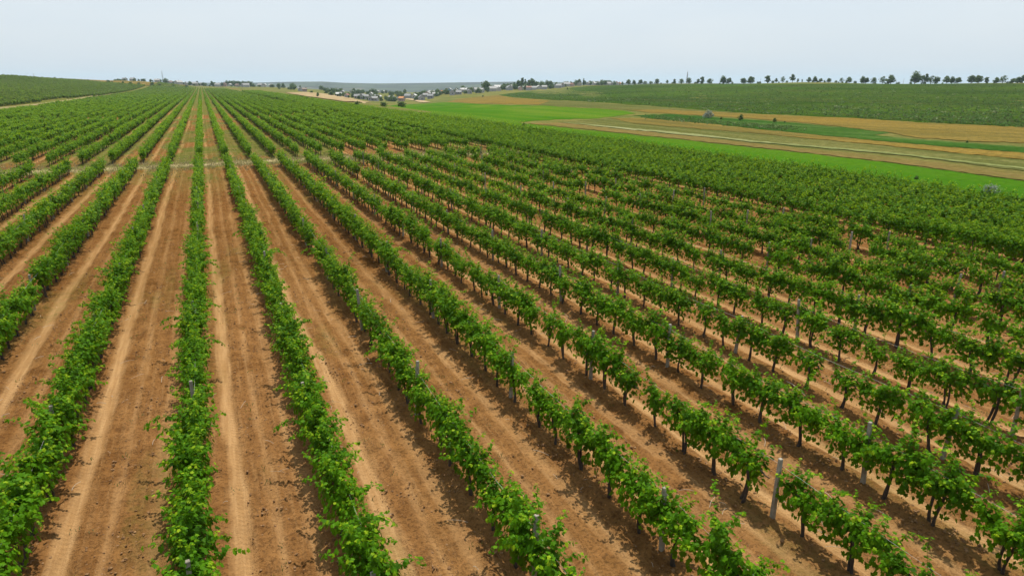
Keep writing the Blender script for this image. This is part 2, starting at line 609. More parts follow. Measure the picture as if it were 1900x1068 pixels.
# ------------------------------------------------------------------ fields and tracks as sheets on the terrain
def sheet(name, poly_px=None, poly_xy=None, lift=.25, mat=None, cell=14., densify=10):
    if poly_xy is None:
        P = []
        jr = random.Random(name)
        n = len(poly_px)
        for i in range(n):
            a, b = poly_px[i], poly_px[(i + 1) % n]
            m = max(1, int(max(abs(a[0] - b[0]), abs(a[1] - b[1])) / densify / 1.2))
            for j in range(m):
                f = (j + (jr.uniform(-.3, .3) if j else 0)) / m
                jit = jr.uniform(-.8, .8) if j else 0
                P.append((a[0] + (b[0] - a[0]) * f, a[1] + (b[1] - a[1]) * f + jit * min(1, max(0, (a[1] - 165) / 30))))
        poly_xy = []
        for q in P:
            g = ground_at(*q)
            if g is not None:
                poly_xy.append((g[0], g[1]))
    bm = bmesh.new()
    vs = [bm.verts.new((x, y, 0)) for x, y in poly_xy]
    bm.faces.new(vs)
    bmesh.ops.triangulate(bm, faces=bm.faces[:])
    X = [p[0] for p in poly_xy]
    Y = [p[1] for p in poly_xy]
    for lo, hi, no in ((min(X), max(X), (1, 0, 0)), (min(Y), max(Y), (0, 1, 0))):
        st = max(cell, (hi - lo) / 70)
        v = lo + st
        while v < hi:
            co = (v, 0, 0) if no[0] else (0, v, 0)
            bmesh.ops.bisect_plane(bm, geom=bm.verts[:] + bm.edges[:] + bm.faces[:], plane_co=co, plane_no=no, dist=1e-4)
            v += st
    co = np.array([v.co[:] for v in bm.verts])
    z = terrain(co[:, 0], co[:, 1]) + lift
    for v, zz in zip(bm.verts, z):
        v.co.z = zz
    bmesh.ops.recalc_face_normals(bm, faces=bm.faces[:])
    for f in bm.faces:
        if f.normal.z < 0:
            f.normal_flip()
    me = D.meshes.new(name)
    bm.to_mesh(me)
    bm.free()
    return tag(mesh_obj(name, me, mat), kind='structure')


M['bright_grass'] = field_material('bright_grass', ((.035, .110, .006), (.062, .150, .010), (.115, .170, .018)), .012, .05, 1.5, .35)
M['slope_green'] = field_material('slope_green', ((.028, .060, .008), (.064, .122, .010), (.090, .090, .030)), .009, .10, .4, .8)
M['ochre_crop'] = field_material('ochre_crop', ((.119, .102, .030), (.205, .135, .029), (.254, .176, .045)), .012, .28, 1.2, .55)
M['tan_crop'] = field_material('tan_crop', ((.139, .111, .037), (.205, .143, .049), (.115, .119, .029)), .02, .34, 1.2, .5)
M['olive_crop'] = field_material('olive_crop', ((.078, .094, .025), (.123, .119, .037), (.172, .164, .057)), .02, .34, 1.2, .55)
M['dark_grass'] = field_material('dark_grass', ((.025, .072, .012), (.045, .10, .016), (.085, .13, .035)), .02, .2, 1.0, .5)
M['pale_strip'] = field_material('pale_strip', ((.131, .156, .049), (.197, .213, .082), (.295, .295, .156)), .03, .3, 1.6, .4)
M['bare_soil'] = field_material('bare_soil', ((.25, .18, .09), (.32, .24, .13), (.38, .31, .19)), .02, .2, 1.0, .3)
M['dirt_road'] = field_material('dirt_road', ((.30, .22, .12), (.38, .29, .17), (.44, .36, .23)), .05, .5, 1.4, .2)

M['path'] = field_material('dry_path', ((.20, .17, .075), (.27, .22, .11), (.34, .28, .16)), .2, .8, 2.5, .35)
SHEETS = [
    ('vineyard_slope', 'slope_green', .05, [(925, 176), (960, 172), (1000, 168.6), (1050, 163.6), (1100, 159.3), (1200, 156.9), (1300, 156.1), (1400, 155.8), (1600, 155.5), (1800, 155.3),
                                            (1990, 155.3), (1990, 243), (1900, 236), (1800, 231), (1700, 227), (1600, 220), (1400, 211), (1250, 200), (1150, 193), (1000, 184), (940, 180)]),
    ('stubble_field', 'ochre_crop', .10, [(828, 189.5), (850, 184), (880, 180.5), (925, 177), (950, 181), (1000, 185), (1020, 188), (1000, 195), (960, 194), (900, 193)]),
    ('wheat_strip', 'ochre_crop', .09, [(1160, 204), (1250, 204.5), (1400, 212), (1600, 221), (1700, 228), (1900, 237), (1990, 244), (1990, 273), (1900, 266), (1790, 262), (1700, 256), (1640, 245), (1500, 229), (1400, 221), (1300, 215), (1200, 209)]),
    ('dry_grass_strip', 'olive_crop', .07, [(1000, 185), (1150, 194), (1250, 201), (1400, 212), (1250, 204), (1160, 204), (1060, 199), (1000, 195)]),
    ('grass_field', 'bright_grass', .05, [(622, 196), (700, 196.5), (760, 194), (830, 190), (900, 194), (1000, 196.5), (1100, 201), (1160, 206), (1180, 211), (1110, 220), (1030, 222), (960, 227), (975, 230), (1150, 248), (1300, 264), (1450, 280), (1650, 303), (1900, 337),
                                          (1990, 350), (1990, 418), (1900, 402), (1650, 356), (1450, 322), (1150, 276), (900, 238), (800, 223), (700, 211), (640, 204)]),
    ('weedy_fallow', 'dark_grass', .06, [(1172, 214), (1250, 212), (1320, 217), (1400, 223), (1500, 231), (1640, 244), (1655, 246), (1620, 251), (1700, 259), (1800, 266), (1900, 273), (1990, 280), (1990, 293), (1900, 284), (1700, 268), (1550, 254), (1420, 241), (1300, 228), (1200, 219)]),
    ('stubble_strip', 'ochre_crop', .08, [(1130, 219), (1200, 220), (1300, 229), (1420, 242), (1550, 255), (1700, 269), (1900, 285), (1990, 294), (1990, 306), (1900, 297), (1700, 277), (1550, 262), (1400, 248), (1300, 240), (1180, 230)]),
    ('mown_strip', 'olive_crop', .07, [(1040, 227), (1130, 220), (1180, 231), (1300, 241), (1400, 249), (1550, 263), (1700, 278), (1900, 298), (1990, 308), (1990, 328), (1900, 318), (1700, 292), (1500, 272), (1300, 252), (1150, 238)]),
    ('pale_strip', 'pale_strip', .11, [(1040, 227.6), (1150, 236.6), (1300, 250.5), (1400, 262.5), (1500, 271), (1640, 283), (1900, 312.5), (1990, 322), (1990, 325), (1900, 315.5), (1640, 285.5), (1500, 273.4), (1400, 265), (1300, 254), (1150, 239.2)]),
    ('tan_strip', 'tan_crop', .09, [(978, 229), (1040, 228.5), (1150, 240), (1300, 255), (1400, 266.5), (1520, 279), (1700, 298), (1900, 322), (1990, 334), (1990, 349), (1900, 336), (1650, 302), (1450, 279), (1300, 263), (1150, 247)]),
    ('bare_bank', 'bare_soil', .4, [(528, 172), (570, 171.5), (610, 175), (640, 179.5), (665, 186), (690, 191), (640, 190), (600, 184), (570, 180)]),
    ('stubble_field', 'ochre_crop', .6, [(8, 142.6), (60, 144.3), (130, 147.2), (200, 150.4), (300, 155.4), (345, 158.5), (345, 162.3), (300, 160.6), (200, 155), (100, 147.7), (40, 144)]),
]
for name, mt, lift, poly in SHEETS:
    sheet(name, poly_px=poly, lift=lift, mat=M[mt])


def strip(name, pts, width, mat, lift=.1):
    """A track of constant width along a line of ground points."""
    L, Rr = [], []
    for i, p in enumerate(pts):
        a, b = pts[max(i - 1, 0)], pts[min(i + 1, len(pts) - 1)]
        d = Vector((b[0] - a[0], b[1] - a[1])).normalized()
        n = Vector((-d.y, d.x)) * width / 2 * (1 + .25 * math.sin(i * 2.3))
        L.append((p[0] + n.x, p[1] + n.y))
        Rr.append((p[0] - n.x, p[1] - n.y))
    V, Fq = [], []
    for a, b in zip(L, Rr):
        V += [(*a, 0), (*b, 0)]
    V = np.array(V)
    V[:, 2] = terrain(V[:, 0], V[:, 1]) + lift
    Fq = np.array([(2 * i + 1, 2 * i + 3, 2 * i + 2, 2 * i) for i in range(len(pts) - 1)])
    return tag(mesh_obj(name, np_mesh(name, V, Fq), mat), kind='structure')


strip('dirt_track', [(-63.5 + .8 * math.sin(y * .02), y) for y in range(60, 640, 12)], 2.4, M['path'])
strip('dirt_track', [(34.6 + .5 * math.sin(y * .03), y) for y in range(304, 760, 12)], 3.2, M['dirt_road'])
for pts in ([(762, 187), (790, 190.5), (776, 188.5), (760, 184.5), (748, 184)], ):
    g = [ground_at(*p) for p in ((792, 190.5), (783, 189), (773, 187), (762, 185), (752, 183.5))]
    strip('dirt_track', [(p[0], p[1]) for p in g], 7, M['dirt_road'], .5)

# far hills across the valley: a long ridge with its own slopes
def hills():
    th = np.radians(np.linspace(-32, 50, 170))
    rr = np.array([2300, 2600, 2900, 3200, 3500, 3700, 3900, 4100, 4300, 4700, 5400, 6300.]) * 1.05
    px_k = [-400, 200, 470, 540, 600, 640, 700, 790, 860, 960, 1040, 1120, 1240, 1500, 1900, 2400]
    py_k = [154, 153.6, 153.2, 151.6, 151.2, 153.6, 154.6, 153.8, 152.6, 151.4, 152.4, 153.5, 154.2, 154.6, 154.8, 155]
    T, RR = np.meshgrid(th, rr, indexing='ij')
    pxs = CX + math.hypot(F_PX, CY - HZ) * np.tan(th - YAW)
    top = EYE - 4410 * (np.interp(pxs, px_k, py_k) - HZ) / math.hypot(F_PX, CY - HZ) / np.hypot(1, (pxs - CX) / F_PX) * 1.0
    prof = np.interp(rr / 1.05, [2300, 2600, 3200, 3900, 4200, 4700, 6300], [-.25, 0, .35, .88, 1, .9, .2])
    base = -44
    n = fbm(T * 14 + 5, RR / 620, 4)
    Z = base + (top[:, None] - base) * prof[None, :] + (n - .5) * 34 * np.clip(1 - np.abs(prof - .5) * 2, 0, 1)
    V = np.stack([np.sin(T) * RR, np.cos(T) * RR, Z], -1).reshape(-1, 3)
    a, b = T.shape
    ii = np.arange(a * b).reshape(a, b)
    Fq = np.stack([ii[1:, :-1], ii[:-1, :-1], ii[:-1, 1:], ii[1:, 1:]], -1).reshape(-1, 4)[:, ::-1]
    m, t, bs = new_mat('hill_cover')
    c = mixc(t, ramp(t, noise(t, .003, 6, .7), (.42, .58)), (.002, .010, .006), (.038, .056, .022))
    c = mixc(t, ramp(t, noise(t, .0016, 4, .6), (.60, .70)), c, (.11, .095, .05))
    t.links.new(c, bs.inputs['Base Color'])
    bs.inputs['Roughness'].default_value = 1
    tag(mesh_obj('hills', np_mesh('hills', V, Fq), m), kind='structure')


hills()

# ------------------------------------------------------------------ grape vines
LEAF_H = [(0, 0), (.26, -.16), (.50, .06), (.40, .30), (.54, .56), (.27, .64), (0, 1.0)]


def add_leaf(mb, p, nrm, tipdir, size, tint, simple):
    n = nrm.normalized()
    a = tipdir - n * tipdir.dot(n)
    if a.length < 1e-4:
        a = n.orthogonal()
    a.normalize()
    s = n.cross(a)
    if simple:
        mb.face([p, p + size * (.55 * s + .45 * a - .10 * n), p + size * (a * 1.05), p + size * (-.55 * s + .45 * a - .10 * n)], tint)
        return
    for sg in (1, -1):
        pts = [p + size * (x * sg * s + y * a + (-.22 * x - .12 * y * y) * n) for x, y in LEAF_H]
        mb.face(pts if sg > 0 else pts[::-1], tint)


def vine_foliage(seed, density=1., leafsize=.135, simple=False, length=1.3, bulk=1., name='foliage', shoots_n=17):
    rg = random.Random(seed)
    mb = MB()
    nsh = max(3, int(shoots_n * length / 1.3))
    step = .041 / density
    for i in range(nsh):
        y = (i + .5 + rg.uniform(-.6, .6)) / nsh * length - length / 2
        p = Vector((rg.gauss(0, .05), y, rg.uniform(.80, 1.0)))
        side = rg.random() < .30
        lean = rg.choice((-1, 1)) * rg.uniform(.8, 1.7) if side else rg.gauss(0, .42)
        d = Vector((lean, rg.gauss(0, .38), 1.)).normalized()
        L = rg.uniform(.40, .66 if side else .86) * bulk * (1.38 if rg.random() < .28 else 1) * (1.25 if rg.random() < .07 else 1)
        droop = rg.uniform(.01, .06) * (1 + abs(lean))
        n = max(3, int(L / step))
        wild = Vector((rg.gauss(0, .04), rg.gauss(0, .04), 0))
        k_ = step / .041 * .87
        stem = [p.copy()]
        for j in range(n):
            f = j / n
            d = (d + wild * k_ + Vector((0, 0, -droop * k_ * f * 1.3)) + Vector((rg.gauss(0, .06), rg.gauss(0, .06), rg.gauss(0, .04)))).normalized()
            p = p + d * step
            stem.append(p.copy())
            for q in range(2 if rg.random() < .78 else 1):
                out = Vector((rg.gauss(0, 1), rg.gauss(0, .9), rg.gauss(0, .4)))
                out = (out - d * out.dot(d) * .8).normalized()
                lp = p + out * rg.uniform(.02, .11) * (1 - .62 * f)
                axis_out = Vector((lp.x, .15 * lp.y, (lp.z - .95) * .8))
                nr = axis_out.normalized() * .5 + out * .35 + Vector((0, 0, .75)) + Vector((rg.gauss(0, .42), rg.gauss(0, .42), rg.gauss(0, .3)))
                td = out * .8 + Vector((0, 0, -.5))
                sz = leafsize * (1.08 - .52 * f) * rg.uniform(.72, 1.22)
                tint = rg.uniform(0, .45) if f < .70 else rg.uniform(.3, .62 + .38 * f) if rg.random() < .7 else rg.uniform(.1, .5)
                add_leaf(mb, lp, nr, td, sz, tint, simple)
        if not simple:
            mb.tube(stem[::3] + [stem[-1]], .0045, 3, cap=False, tint=.5)
    for i in range(int(185 * density * density * length / 1.3)):
        y = rg.uniform(-.5, .5) * length * .96
        q = rg.uniform(0, 2 * math.pi)
        rr = rg.uniform(.10, .40) * bulk
        lp = Vector((math.cos(q) * rr, y, .86 + math.sin(q) * rr * 1.05))
        nr = Vector((math.cos(q) * .9, rg.gauss(0, .35), .5 + .4 * math.sin(q) + rg.gauss(0, .3)))
        add_leaf(mb, lp, nr, Vector((math.cos(q), rg.gauss(0, .3), -.7)), leafsize * rg.uniform(.8, 1.25), rg.uniform(0, .35), simple)
    mb.v = [(x * .92, y, z * 1.12) for x, y, z in mb.v]
    return mb.mesh(name, [M['vine_leaf']])


def vine_trunk(seed, n=7, length=1.3):
    rg = random.Random(seed)
    mb = MB()
    stems = 2 if rg.random() < .4 else 1
    for s in range(stems):
        off = (s - .5) * .10 if stems == 2 else 0
        lean = rg.uniform(-.16, .16)
        pts, rad = [], []
        m = 8
        for i in range(m):
            f = i / (m - 1)
            pts.append((off * (.4 + f) * rg.uniform(.6, 1.2) + math.sin(f * 5 + seed) * .03, lean * f + off + math.sin(f * 4 + seed * 2) * .035, -.04 + f * .95))
            rad.append((.050 - .018 * f) * (1.35 if i == 0 else 1) * rg.uniform(.86, 1.16) * (.8 if stems == 2 else 1))
        mb.tube(pts, rad, n)
        base = Vector(pts[-1])
        for sg in ((-1, 1) if stems == 1 else ((-1,) if s == 0 else (1,))):
            arm = [tuple(base)]
            for i in range(1, 6):
                f = i / 5
                arm.append((base.x + rg.gauss(0, .015), base.y + sg * f * length * .46, base.z + .05 * math.sin(f * 3) + rg.gauss(0, .015)))
            mb.tube(arm, [.028, .024, .021, .018, .015, .011], max(4, n - 2))
    mb.v = [(x, y, z * 1.10 if z > 0 else z) for x, y, z in mb.v]
    return mb.mesh('trunk', [M['bark']], smooth=True)


NV = 14
DESC = []
FOL, TRK = [], []
for i in range(NV):
    kind = ('bushy', 'leafy', 'sparse')[(0, 0, 1, 1, 0, 1, 2, 1, 0, 1, 2, 0, 1, 1)[i]]
    bulk = {'bushy': 1.10, 'leafy': 1.0, 'sparse': .88}[kind]
    FOL.append(vine_foliage(100 + i, 1., .106, False, 1.48 if kind == 'bushy' else 1.36 if kind == 'leafy' else 1.0, bulk, shoots_n={'bushy': 22, 'leafy': 20, 'sparse': 14}[kind]))
    TRK.append(vine_trunk(200 + i))
    DESC.append(kind)

rg = random.Random(5)
SPOTS = []           # x, y, z, variant, rot, scale, row key, tone
EXTRA = {52.9: (24, 195), 54.6: (36, 170)}      # short outer rows where the block bulges
ROWK = [(k, row_x(k)) for k in list(range(-17, 0)) + list(range(0, K_INNER + 1))]
for k, x in ROWK + [('d', x) for x in DARK_ROWS + list(EXTRA)]:
    y = 9.7 - 7.8 * 2 + .65 + (rg.random() - .5) * .3
    while y < 330:
        yy = y + rg.uniform(-.16, .16)
        y += 1.3
        if x in EXTRA and not EXTRA[x][0] < yy < EXTRA[x][1]:
            continue
        if k != 'd' and headland(yy):
            continue
        q = proj((x, yy, 1.1))
        if q is None:
            if not (-12 < yy < 12 and -16 < x < 22):
                continue
        elif not (-420 < q[0] < 2320) and math.hypot(x, yy) > 25:
            continue
        pl = .02 if k != 'd' else 0
        if isinstance(k, int) and k >= 2:
            pl = .035
        if math.hypot(x, yy) < 24:
            pl = .006
        if rg.random() < pl:
            continue
        if k == 'd':
            v, s = rg.choice([0, 1, 4, 8, 11]), rg.uniform(.90, .98)
        else:
            v = rg.choice([0, 1, 4, 8, 11, 2, 3, 5, 0, 1] if k < 2 else range(NV))
            s = rg.uniform(.80, 1.06)
        s *= .93 + .2 * float(fbm(np.array(x * .37), np.array(yy * .13), 3))
        if k in (0, 1, -1):
            s *= 1.04
        SPOTS.append([x + rg.gauss(0, .05), yy, 0., v, rg.choice((0, math.pi)) + rg.gauss(0, .09), s, k, -.25 if k == 'd' else 0.])

vis = []
for i, s in enumerate(SPOTS):
    if in_frame((s[0], s[1], 1.1), 8):
        vis.append((proj((s[0], s[1], 1.1))[2], i))
vis.sort()
IND = [i for _, i in vis[:300]]
INDS = set(IND)

# numbering inside each row from the edge of the photo at which the row leaves the frame
by_row = {}
for i in IND:
    by_row.setdefault(SPOTS[i][6], []).append(i)
VLAB = {}
for k, lst in by_row.items():
    lst.sort(key=lambda i: SPOTS[i][1])
    q = proj((SPOTS[lst[0]][0], SPOTS[lst[0]][1], 1.1))
    e = 'left' if q[0] < 60 and q[1] < 1020 else 'right' if q[0] > 1840 and q[1] < 1020 else 'bottom'
    if k == 0:
        where = 'the row running straight up the photo'
    elif k == 'd':
        where = 'the dark block'
    else:
        where = 'the %s row %s of the straight row' % (nth(abs(k)), 'right' if k > 0 else 'left')
    for n, i in enumerate(lst):
        VLAB[i] = '%s vine, %s from the %s edge in %s' % (DESC[SPOTS[i][3]], nth(n + 1), e, where)
for i in IND:
    x, y, z, v, rot, s, k, tone = SPOTS[i]
    t = empty('grape_vine', (x, y, 0), rot, s)
    tag(t, VLAB[i], 'grape vine', 'grape vines along the trellis rows')
    mesh_obj('trunk', TRK[v], None, t)
    mesh_obj('foliage', FOL[v], None, t)

# the remaining thousands of vines: one object
def template(name, me):
    return D.objects.new(name, me)          # not linked: only a source of geometry for the vineyard


def joined(fol, trunk):
    bm = bmesh.new()
    bm.from_mesh(fol)
    n = len(bm.faces)
    bm.from_mesh(trunk)
    bm.faces.ensure_lookup_table()
    for f in bm.faces[n:]:
        f.material_index = 1
    me = D.meshes.new('vine')
    bm.to_mesh(me)
    bm.free()
    me.materials.append(M['vine_leaf'])
    me.materials.append(M['bark'])
    return me


LOD = [[], [], [], []]
for i in range(NV):
    LOD[0].append(template('grape_vine_near', joined(FOL[i], TRK[i])))
for i in range(8):
    LOD[1].append(template('grape_vine_mid', joined(vine_foliage(300 + i, .62, .17, True, 1.22, .98), vine_trunk(320 + i, 4))))
for i in range(6):
    LOD[2].append(template('grape_vine_far', joined(vine_foliage(400 + i, .37, .27, True, 1.25, 1.0), vine_trunk(420 + i, 3))))
for i in range(6):
    LOD[3].append(template('vine_row_far', joined(vine_foliage(500 + i, .23, .50, True, 4.0, 1.1), vine_trunk(520 + i, 3))))

PTS = []             # x, y, z, lod, variant, rot, scale, tone
for i, s in enumerate(SPOTS):
    if i in INDS:
        continue
    d = math.hypot(s[0], s[1])
    lod = 0 if d < 48 else 1 if d < 120 else 2
    v = s[3] if lod == 0 else rg.randrange(8 if lod == 1 else 6)
    PTS.append((s[0], s[1], 0., lod, v, s[4], s[5], s[7]))
for k, x in ROWK + [('d', x) for x in DARK_ROWS]:
    y = 332.
    while y < 1180:
        yy = y + rg.uniform(-.4, .4)
        y += 3.95
        if headland(yy) or 32.6 < x < 36.6:
            continue
        q = proj((x, yy, 1))
        if q[0] < -260 or rg.random() < .10:
            continue
        if x > 36 and yy > 760:
            continue
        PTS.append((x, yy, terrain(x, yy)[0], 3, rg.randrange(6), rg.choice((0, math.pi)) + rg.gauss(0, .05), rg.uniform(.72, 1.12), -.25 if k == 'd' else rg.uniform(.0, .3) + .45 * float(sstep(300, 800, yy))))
# the vineyard on the rising ground to the left
x = -64.
while x > -330:
    y = max(130., -x * 3.2 - 60)
    while y < 1000:
        yy = y + rg.uniform(-.4, .4)
        y += 3.95
        q = proj((x, yy, 4))
        if q[0] < -240 or q[0] > 330 or (yy > 830 and q[0] > 40 and q[1] < 0):
            continue
        if math.hypot(x, yy) > 905 + max(0, q[0]) * .35 or rg.random() < .13 or (x > -66.2 - 2.5 * (380 < yy < 450) and 150 < yy < 520):
            continue
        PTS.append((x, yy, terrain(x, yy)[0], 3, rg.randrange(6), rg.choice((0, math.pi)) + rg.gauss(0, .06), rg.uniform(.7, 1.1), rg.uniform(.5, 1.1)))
    x -= 3.2
PTS = np.array(PTS)
pm = D.meshes.new('grape_vines')
pm.vertices.add(len(PTS))
pm.vertices.foreach_set('co', PTS[:, :3].astype(np.float32).ravel())
for n, c, ty in (('lod', 3, 'INT'), ('variant', 4, 'INT'), ('rot', 5, 'FLOAT'), ('size', 6, 'FLOAT'), ('tone', 7, 'FLOAT')):
    a = pm.attributes.new(n, ty, 'POINT')
    a.data.foreach_set('value', PTS[:, c].astype(np.int32 if ty == 'INT' else np.float32))
pm.update()
stuff = mesh_obj('grape_vines', pm)
tag(stuff, 'the mass of green vine rows stretching away behind the nearest vines to the horizon', 'grape vines', None, 'stuff')
ng = D.node_groups.new('vine_field', 'GeometryNodeTree')
ng.interface.new_socket('Geometry', in_out='INPUT', socket_type='NodeSocketGeometry')
ng.interface.new_socket('Geometry', in_out='OUTPUT', socket_type='NodeSocketGeometry')
gi, go = ng.nodes.new('NodeGroupInput'), ng.nodes.new('NodeGroupOutput')
jo = ng.nodes.new('GeometryNodeJoinGeometry')


def named(n, ty):
    a = ng.nodes.new('GeometryNodeInputNamedAttribute')
    a.data_type = ty
    a.inputs[0].default_value = n
    return next(o for o in a.outputs if o.enabled and o.name == 'Attribute')


aL, aV, aR, aS = named('lod', 'INT'), named('variant', 'INT'), named('rot', 'FLOAT'), named('size', 'FLOAT')
cx = ng.nodes.new('ShaderNodeCombineXYZ')
ng.links.new(aR, cx.inputs[2])
for l, tmpl in enumerate(LOD):
    lj = ng.nodes.new('GeometryNodeJoinGeometry')
    for ob in tmpl:
        oi = ng.nodes.new('GeometryNodeObjectInfo')
        oi.inputs['Object'].default_value = ob
        oi.inputs['As Instance'].default_value = False
        ti = ng.nodes.new('GeometryNodeGeometryToInstance')
        ng.links.new(oi.outputs['Geometry'], ti.inputs[0])
        ng.links.new(ti.outputs[0], lj.inputs[0])
    cmp_ = ng.nodes.new('FunctionNodeCompare')
    cmp_.data_type = 'INT'
    cmp_.operation = 'EQUAL'
    ints = [s for s in cmp_.inputs if s.enabled]
    ng.links.new(aL, ints[0])
    ints[1].default_value = l
    ip = ng.nodes.new('GeometryNodeInstanceOnPoints')
    ng.links.new(gi.outputs[0], ip.inputs['Points'])
    ng.links.new(cmp_.outputs[0], ip.inputs['Selection'])
    ng.links.new(lj.outputs[0], ip.inputs['Instance'])
    ip.inputs['Pick Instance'].default_value = True
    ng.links.new(aV, ip.inputs['Instance Index'])
    ng.links.new(cx.outputs[0], ip.inputs['Rotation'])
    ng.links.new(aS, ip.inputs['Scale'])
    ng.links.new(ip.outputs[0], jo.inputs[0])
ng.links.new(jo.outputs[0], go.inputs[0])
md = stuff.modifiers.new('vines', 'NODES')
md.node_group = ng

# ------------------------------------------------------------------ trellis posts and wires
def post_mesh():
    bm = bmesh.new()
    bmesh.ops.create_cube(bm, size=1)
    for v in bm.verts:
        t = .040 if v.co.z > 0 else .050
        v.co = Vector((math.copysign(t, v.co.x), math.copysign(t, v.co.y), 1.70 if v.co.z > 0 else -.05))
    bmesh.ops.bevel(bm, geom=bm.edges[:], offset=.010, segments=1, affect='EDGES')
    me = D.meshes.new('post')
    bm.to_mesh(me)
    bm.free()
    me.materials.append(M['concrete'])
    return me


PM = post_mesh()
PROWS = {}
plist = []
for k, x in ROWK:
    for n in range(-1, 11):
        y = 9.7 + 7.8 * n + rg.uniform(-.12, .12) + (1.1 if k in (0, -1) else 0)
        if y > 86:
            continue
        if in_frame((x, y, 1.5), 5):
            plist.append((proj((x, y, 1.5))[2], k, x + rg.gauss(0, .03), y, rg.gauss(0, .035), rg.gauss(0, .035)))
plist.sort(key=lambda p: p[0])
for p in plist[:230]:
    PROWS.setdefault(p[1], []).append(p)
first = None
for k, ps in PROWS.items():
    ps.sort(key=lambda p: p[3])
    for n, (_, _, x, y, a, b) in enumerate(ps):
        if first is None:
            first = o = link(D.objects.new('trellis_post', PM))
        else:
            o = first.copy()
            COL.objects.link(o)
        o.location = (x, y, 0)
        o.rotation_euler = (a, b, rg.uniform(0, .3))
        hz = rg.uniform(.86, 1.02)
        o.scale = (1, 1, hz)
        where = 'the row running straight up the photo' if k == 0 else 'the %s row %s of the straight row' % (nth(abs(k)), 'right' if k > 0 else 'left')
        tag(o, 'grey concrete post, %s nearest in %s' % (nth(n + 1), where), 'post', 'concrete posts along the vine rows')
for k in range(-3, 9):
    x = row_x(k)
    mb = MB()
    pts = []
    for n in range(-2, 10):
        y0, y1 = 9.7 + 7.8 * n, 9.7 + 7.8 * (n + 1)
        for f in (0, .25, .5, .75):
            pts.append((x + .045, y0 + (y1 - y0) * f, 1.40 - .10 * math.sin(math.pi * f) - .02))
    mb.tube(pts, .0023, 4)
    where = 'the row running straight up the photo' if k == 0 else 'the %s row %s of the straight row' % (nth(abs(k)), 'right' if k > 0 else 'left')
    tag(mesh_obj('trellis_wire', mb.mesh('trellis_wire', [M['wire']])), 'thin sagging wire along %s' % where, 'wire', 'trellis wires')

# ------------------------------------------------------------------ clods, twigs, weeds: nobody could count them
ICO = None


def clods():
    bm = bmesh.new()
    bmesh.ops.create_icosphere(bm, subdivisions=1, radius=1)
    bv = np.array([v.co[:] for v in bm.verts])
    bf = np.array([[v.index for v in f.verts] for f in bm.faces])
    bm.free()
    r = np.random.default_rng(3)
    n = 130000
    y = 7 + 38 * r.random(n) ** 1.5
    x = -.42 * y * 0 + r.uniform(-11, 24, n)
    i = np.clip(np.searchsorted(rows_s, x) - 1, 0, len(rows_s) - 2)
    uu = x - rows_s[i]
    gp = rows_s[i + 1] - rows_s[i]
    tr = np.minimum(np.abs(uu - .72), np.abs(uu - gp + .72))
    ok = (tr > .26) & (r.random(n) < .10 + .90 * sstep(.46, .62, fbm(x * .8, y * .8, 3)))
    x, y = x[ok], y[ok]
    sz = .009 + .032 * r.random(len(x)) ** 5
    gi_ = np.clip(np.searchsorted(XS, x), 0, nx - 1)
    gj = np.clip(np.searchsorted(YS, y), 0, ny - 1)
    z = GZ[gj, gi_]
    V = bv[None] * sz[:, None, None] * r.uniform(.6, 1.3, (len(x), 1, 3)) * r.uniform(.75, 1.25, (len(x), 12, 1))
    V[:, :, 2] *= .75
    V += np.stack([x, y, z + sz * .25], -1)[:, None]
    Fq = bf[None] + (np.arange(len(x)) * 12)[:, None, None]
    tag(mesh_obj('soil_clods', np_mesh('soil_clods', V.reshape(-1, 3), Fq.reshape(-1, 3), smooth=False), M['clod']),
        'loose crumbly clods of brown earth scattered between the vine rows', 'clods', None, 'stuff')


clods()


def twigs():
    r = random.Random(8)
    mb = MB()
    for i in range(420):
        y = 8 + 34 * r.random() ** 1.4
        k = r.randrange(-3, 9)
        x = row_x(k) + r.choice((-1, 1)) * r.uniform(.25, 1.15)
        L = r.uniform(.10, .50)
        a = r.uniform(0, math.pi)
        c = r.gauss(0, .15)
        pts = [(x + math.cos(a + c * f) * L * f, y + math.sin(a + c * f) * L * f, .045 + .03 * math.sin(f * 3)) for f in (0, .33, .66, 1)]
        mb.tube(pts, r.uniform(.003, .007), 4)
    tag(mesh_obj('pruned_twigs', mb.mesh('pruned_twigs', [M['twig']])), 'pale dry prunings littering the soil beside the vine rows', 'twigs', None, 'stuff')


twigs()
for lab, a, b in (('pale bare cane lying across the aisle at the bottom edge', (1338, 1034), (1392, 1064)),
                  ('long pale cane lying on the soil under the fifth row', (1447, 707), (1497, 738))):
    p, q = ground_at(*a), ground_at(*b)
    mb = MB()
    mb.tube([tuple(Vector(p).lerp(Vector(q), f) + Vector((.05 * math.sin(f * 5), 0, .07 + .06 * math.sin(f * 3)))) for f in (0, .2, .4, .6, .8, 1)], [.014, .013, .012, .011, .009, .006], 6)
    tag(mesh_obj('fallen_cane', mb.mesh('fallen_cane', [M['twig']], True)), lab, 'cane', 'fallen canes')


def tufts(name, spots, h, blades, label, mat, seed, spread=.12, width=.02):
    r = random.Random(seed)
    mb = MB()
    for x, y, z in spots:
        tn = r.random()
        for b in range(blades):
            a = r.uniform(0, 2 * math.pi)
            c = Vector((x + r.gauss(0, spread), y + r.gauss(0, spread), z))
            hh = h * r.uniform(.5, 1.2)
            o = Vector((math.cos(a), math.sin(a), 0))
            s = Vector((-o.y, o.x, 0)) * width * r.uniform(.7, 1.4)
            mb.face([c - s, c + s, c + s * .7 + o * hh * .25 + Vector((0, 0, hh * .7)), c + o * hh * .6 + Vector((0, 0, hh))], min(1, max(0, tn + r.gauss(0, .2))))
    return tag(mesh_obj(name, mb.mesh(name, [mat])), label, 'weeds', None, 'stuff')


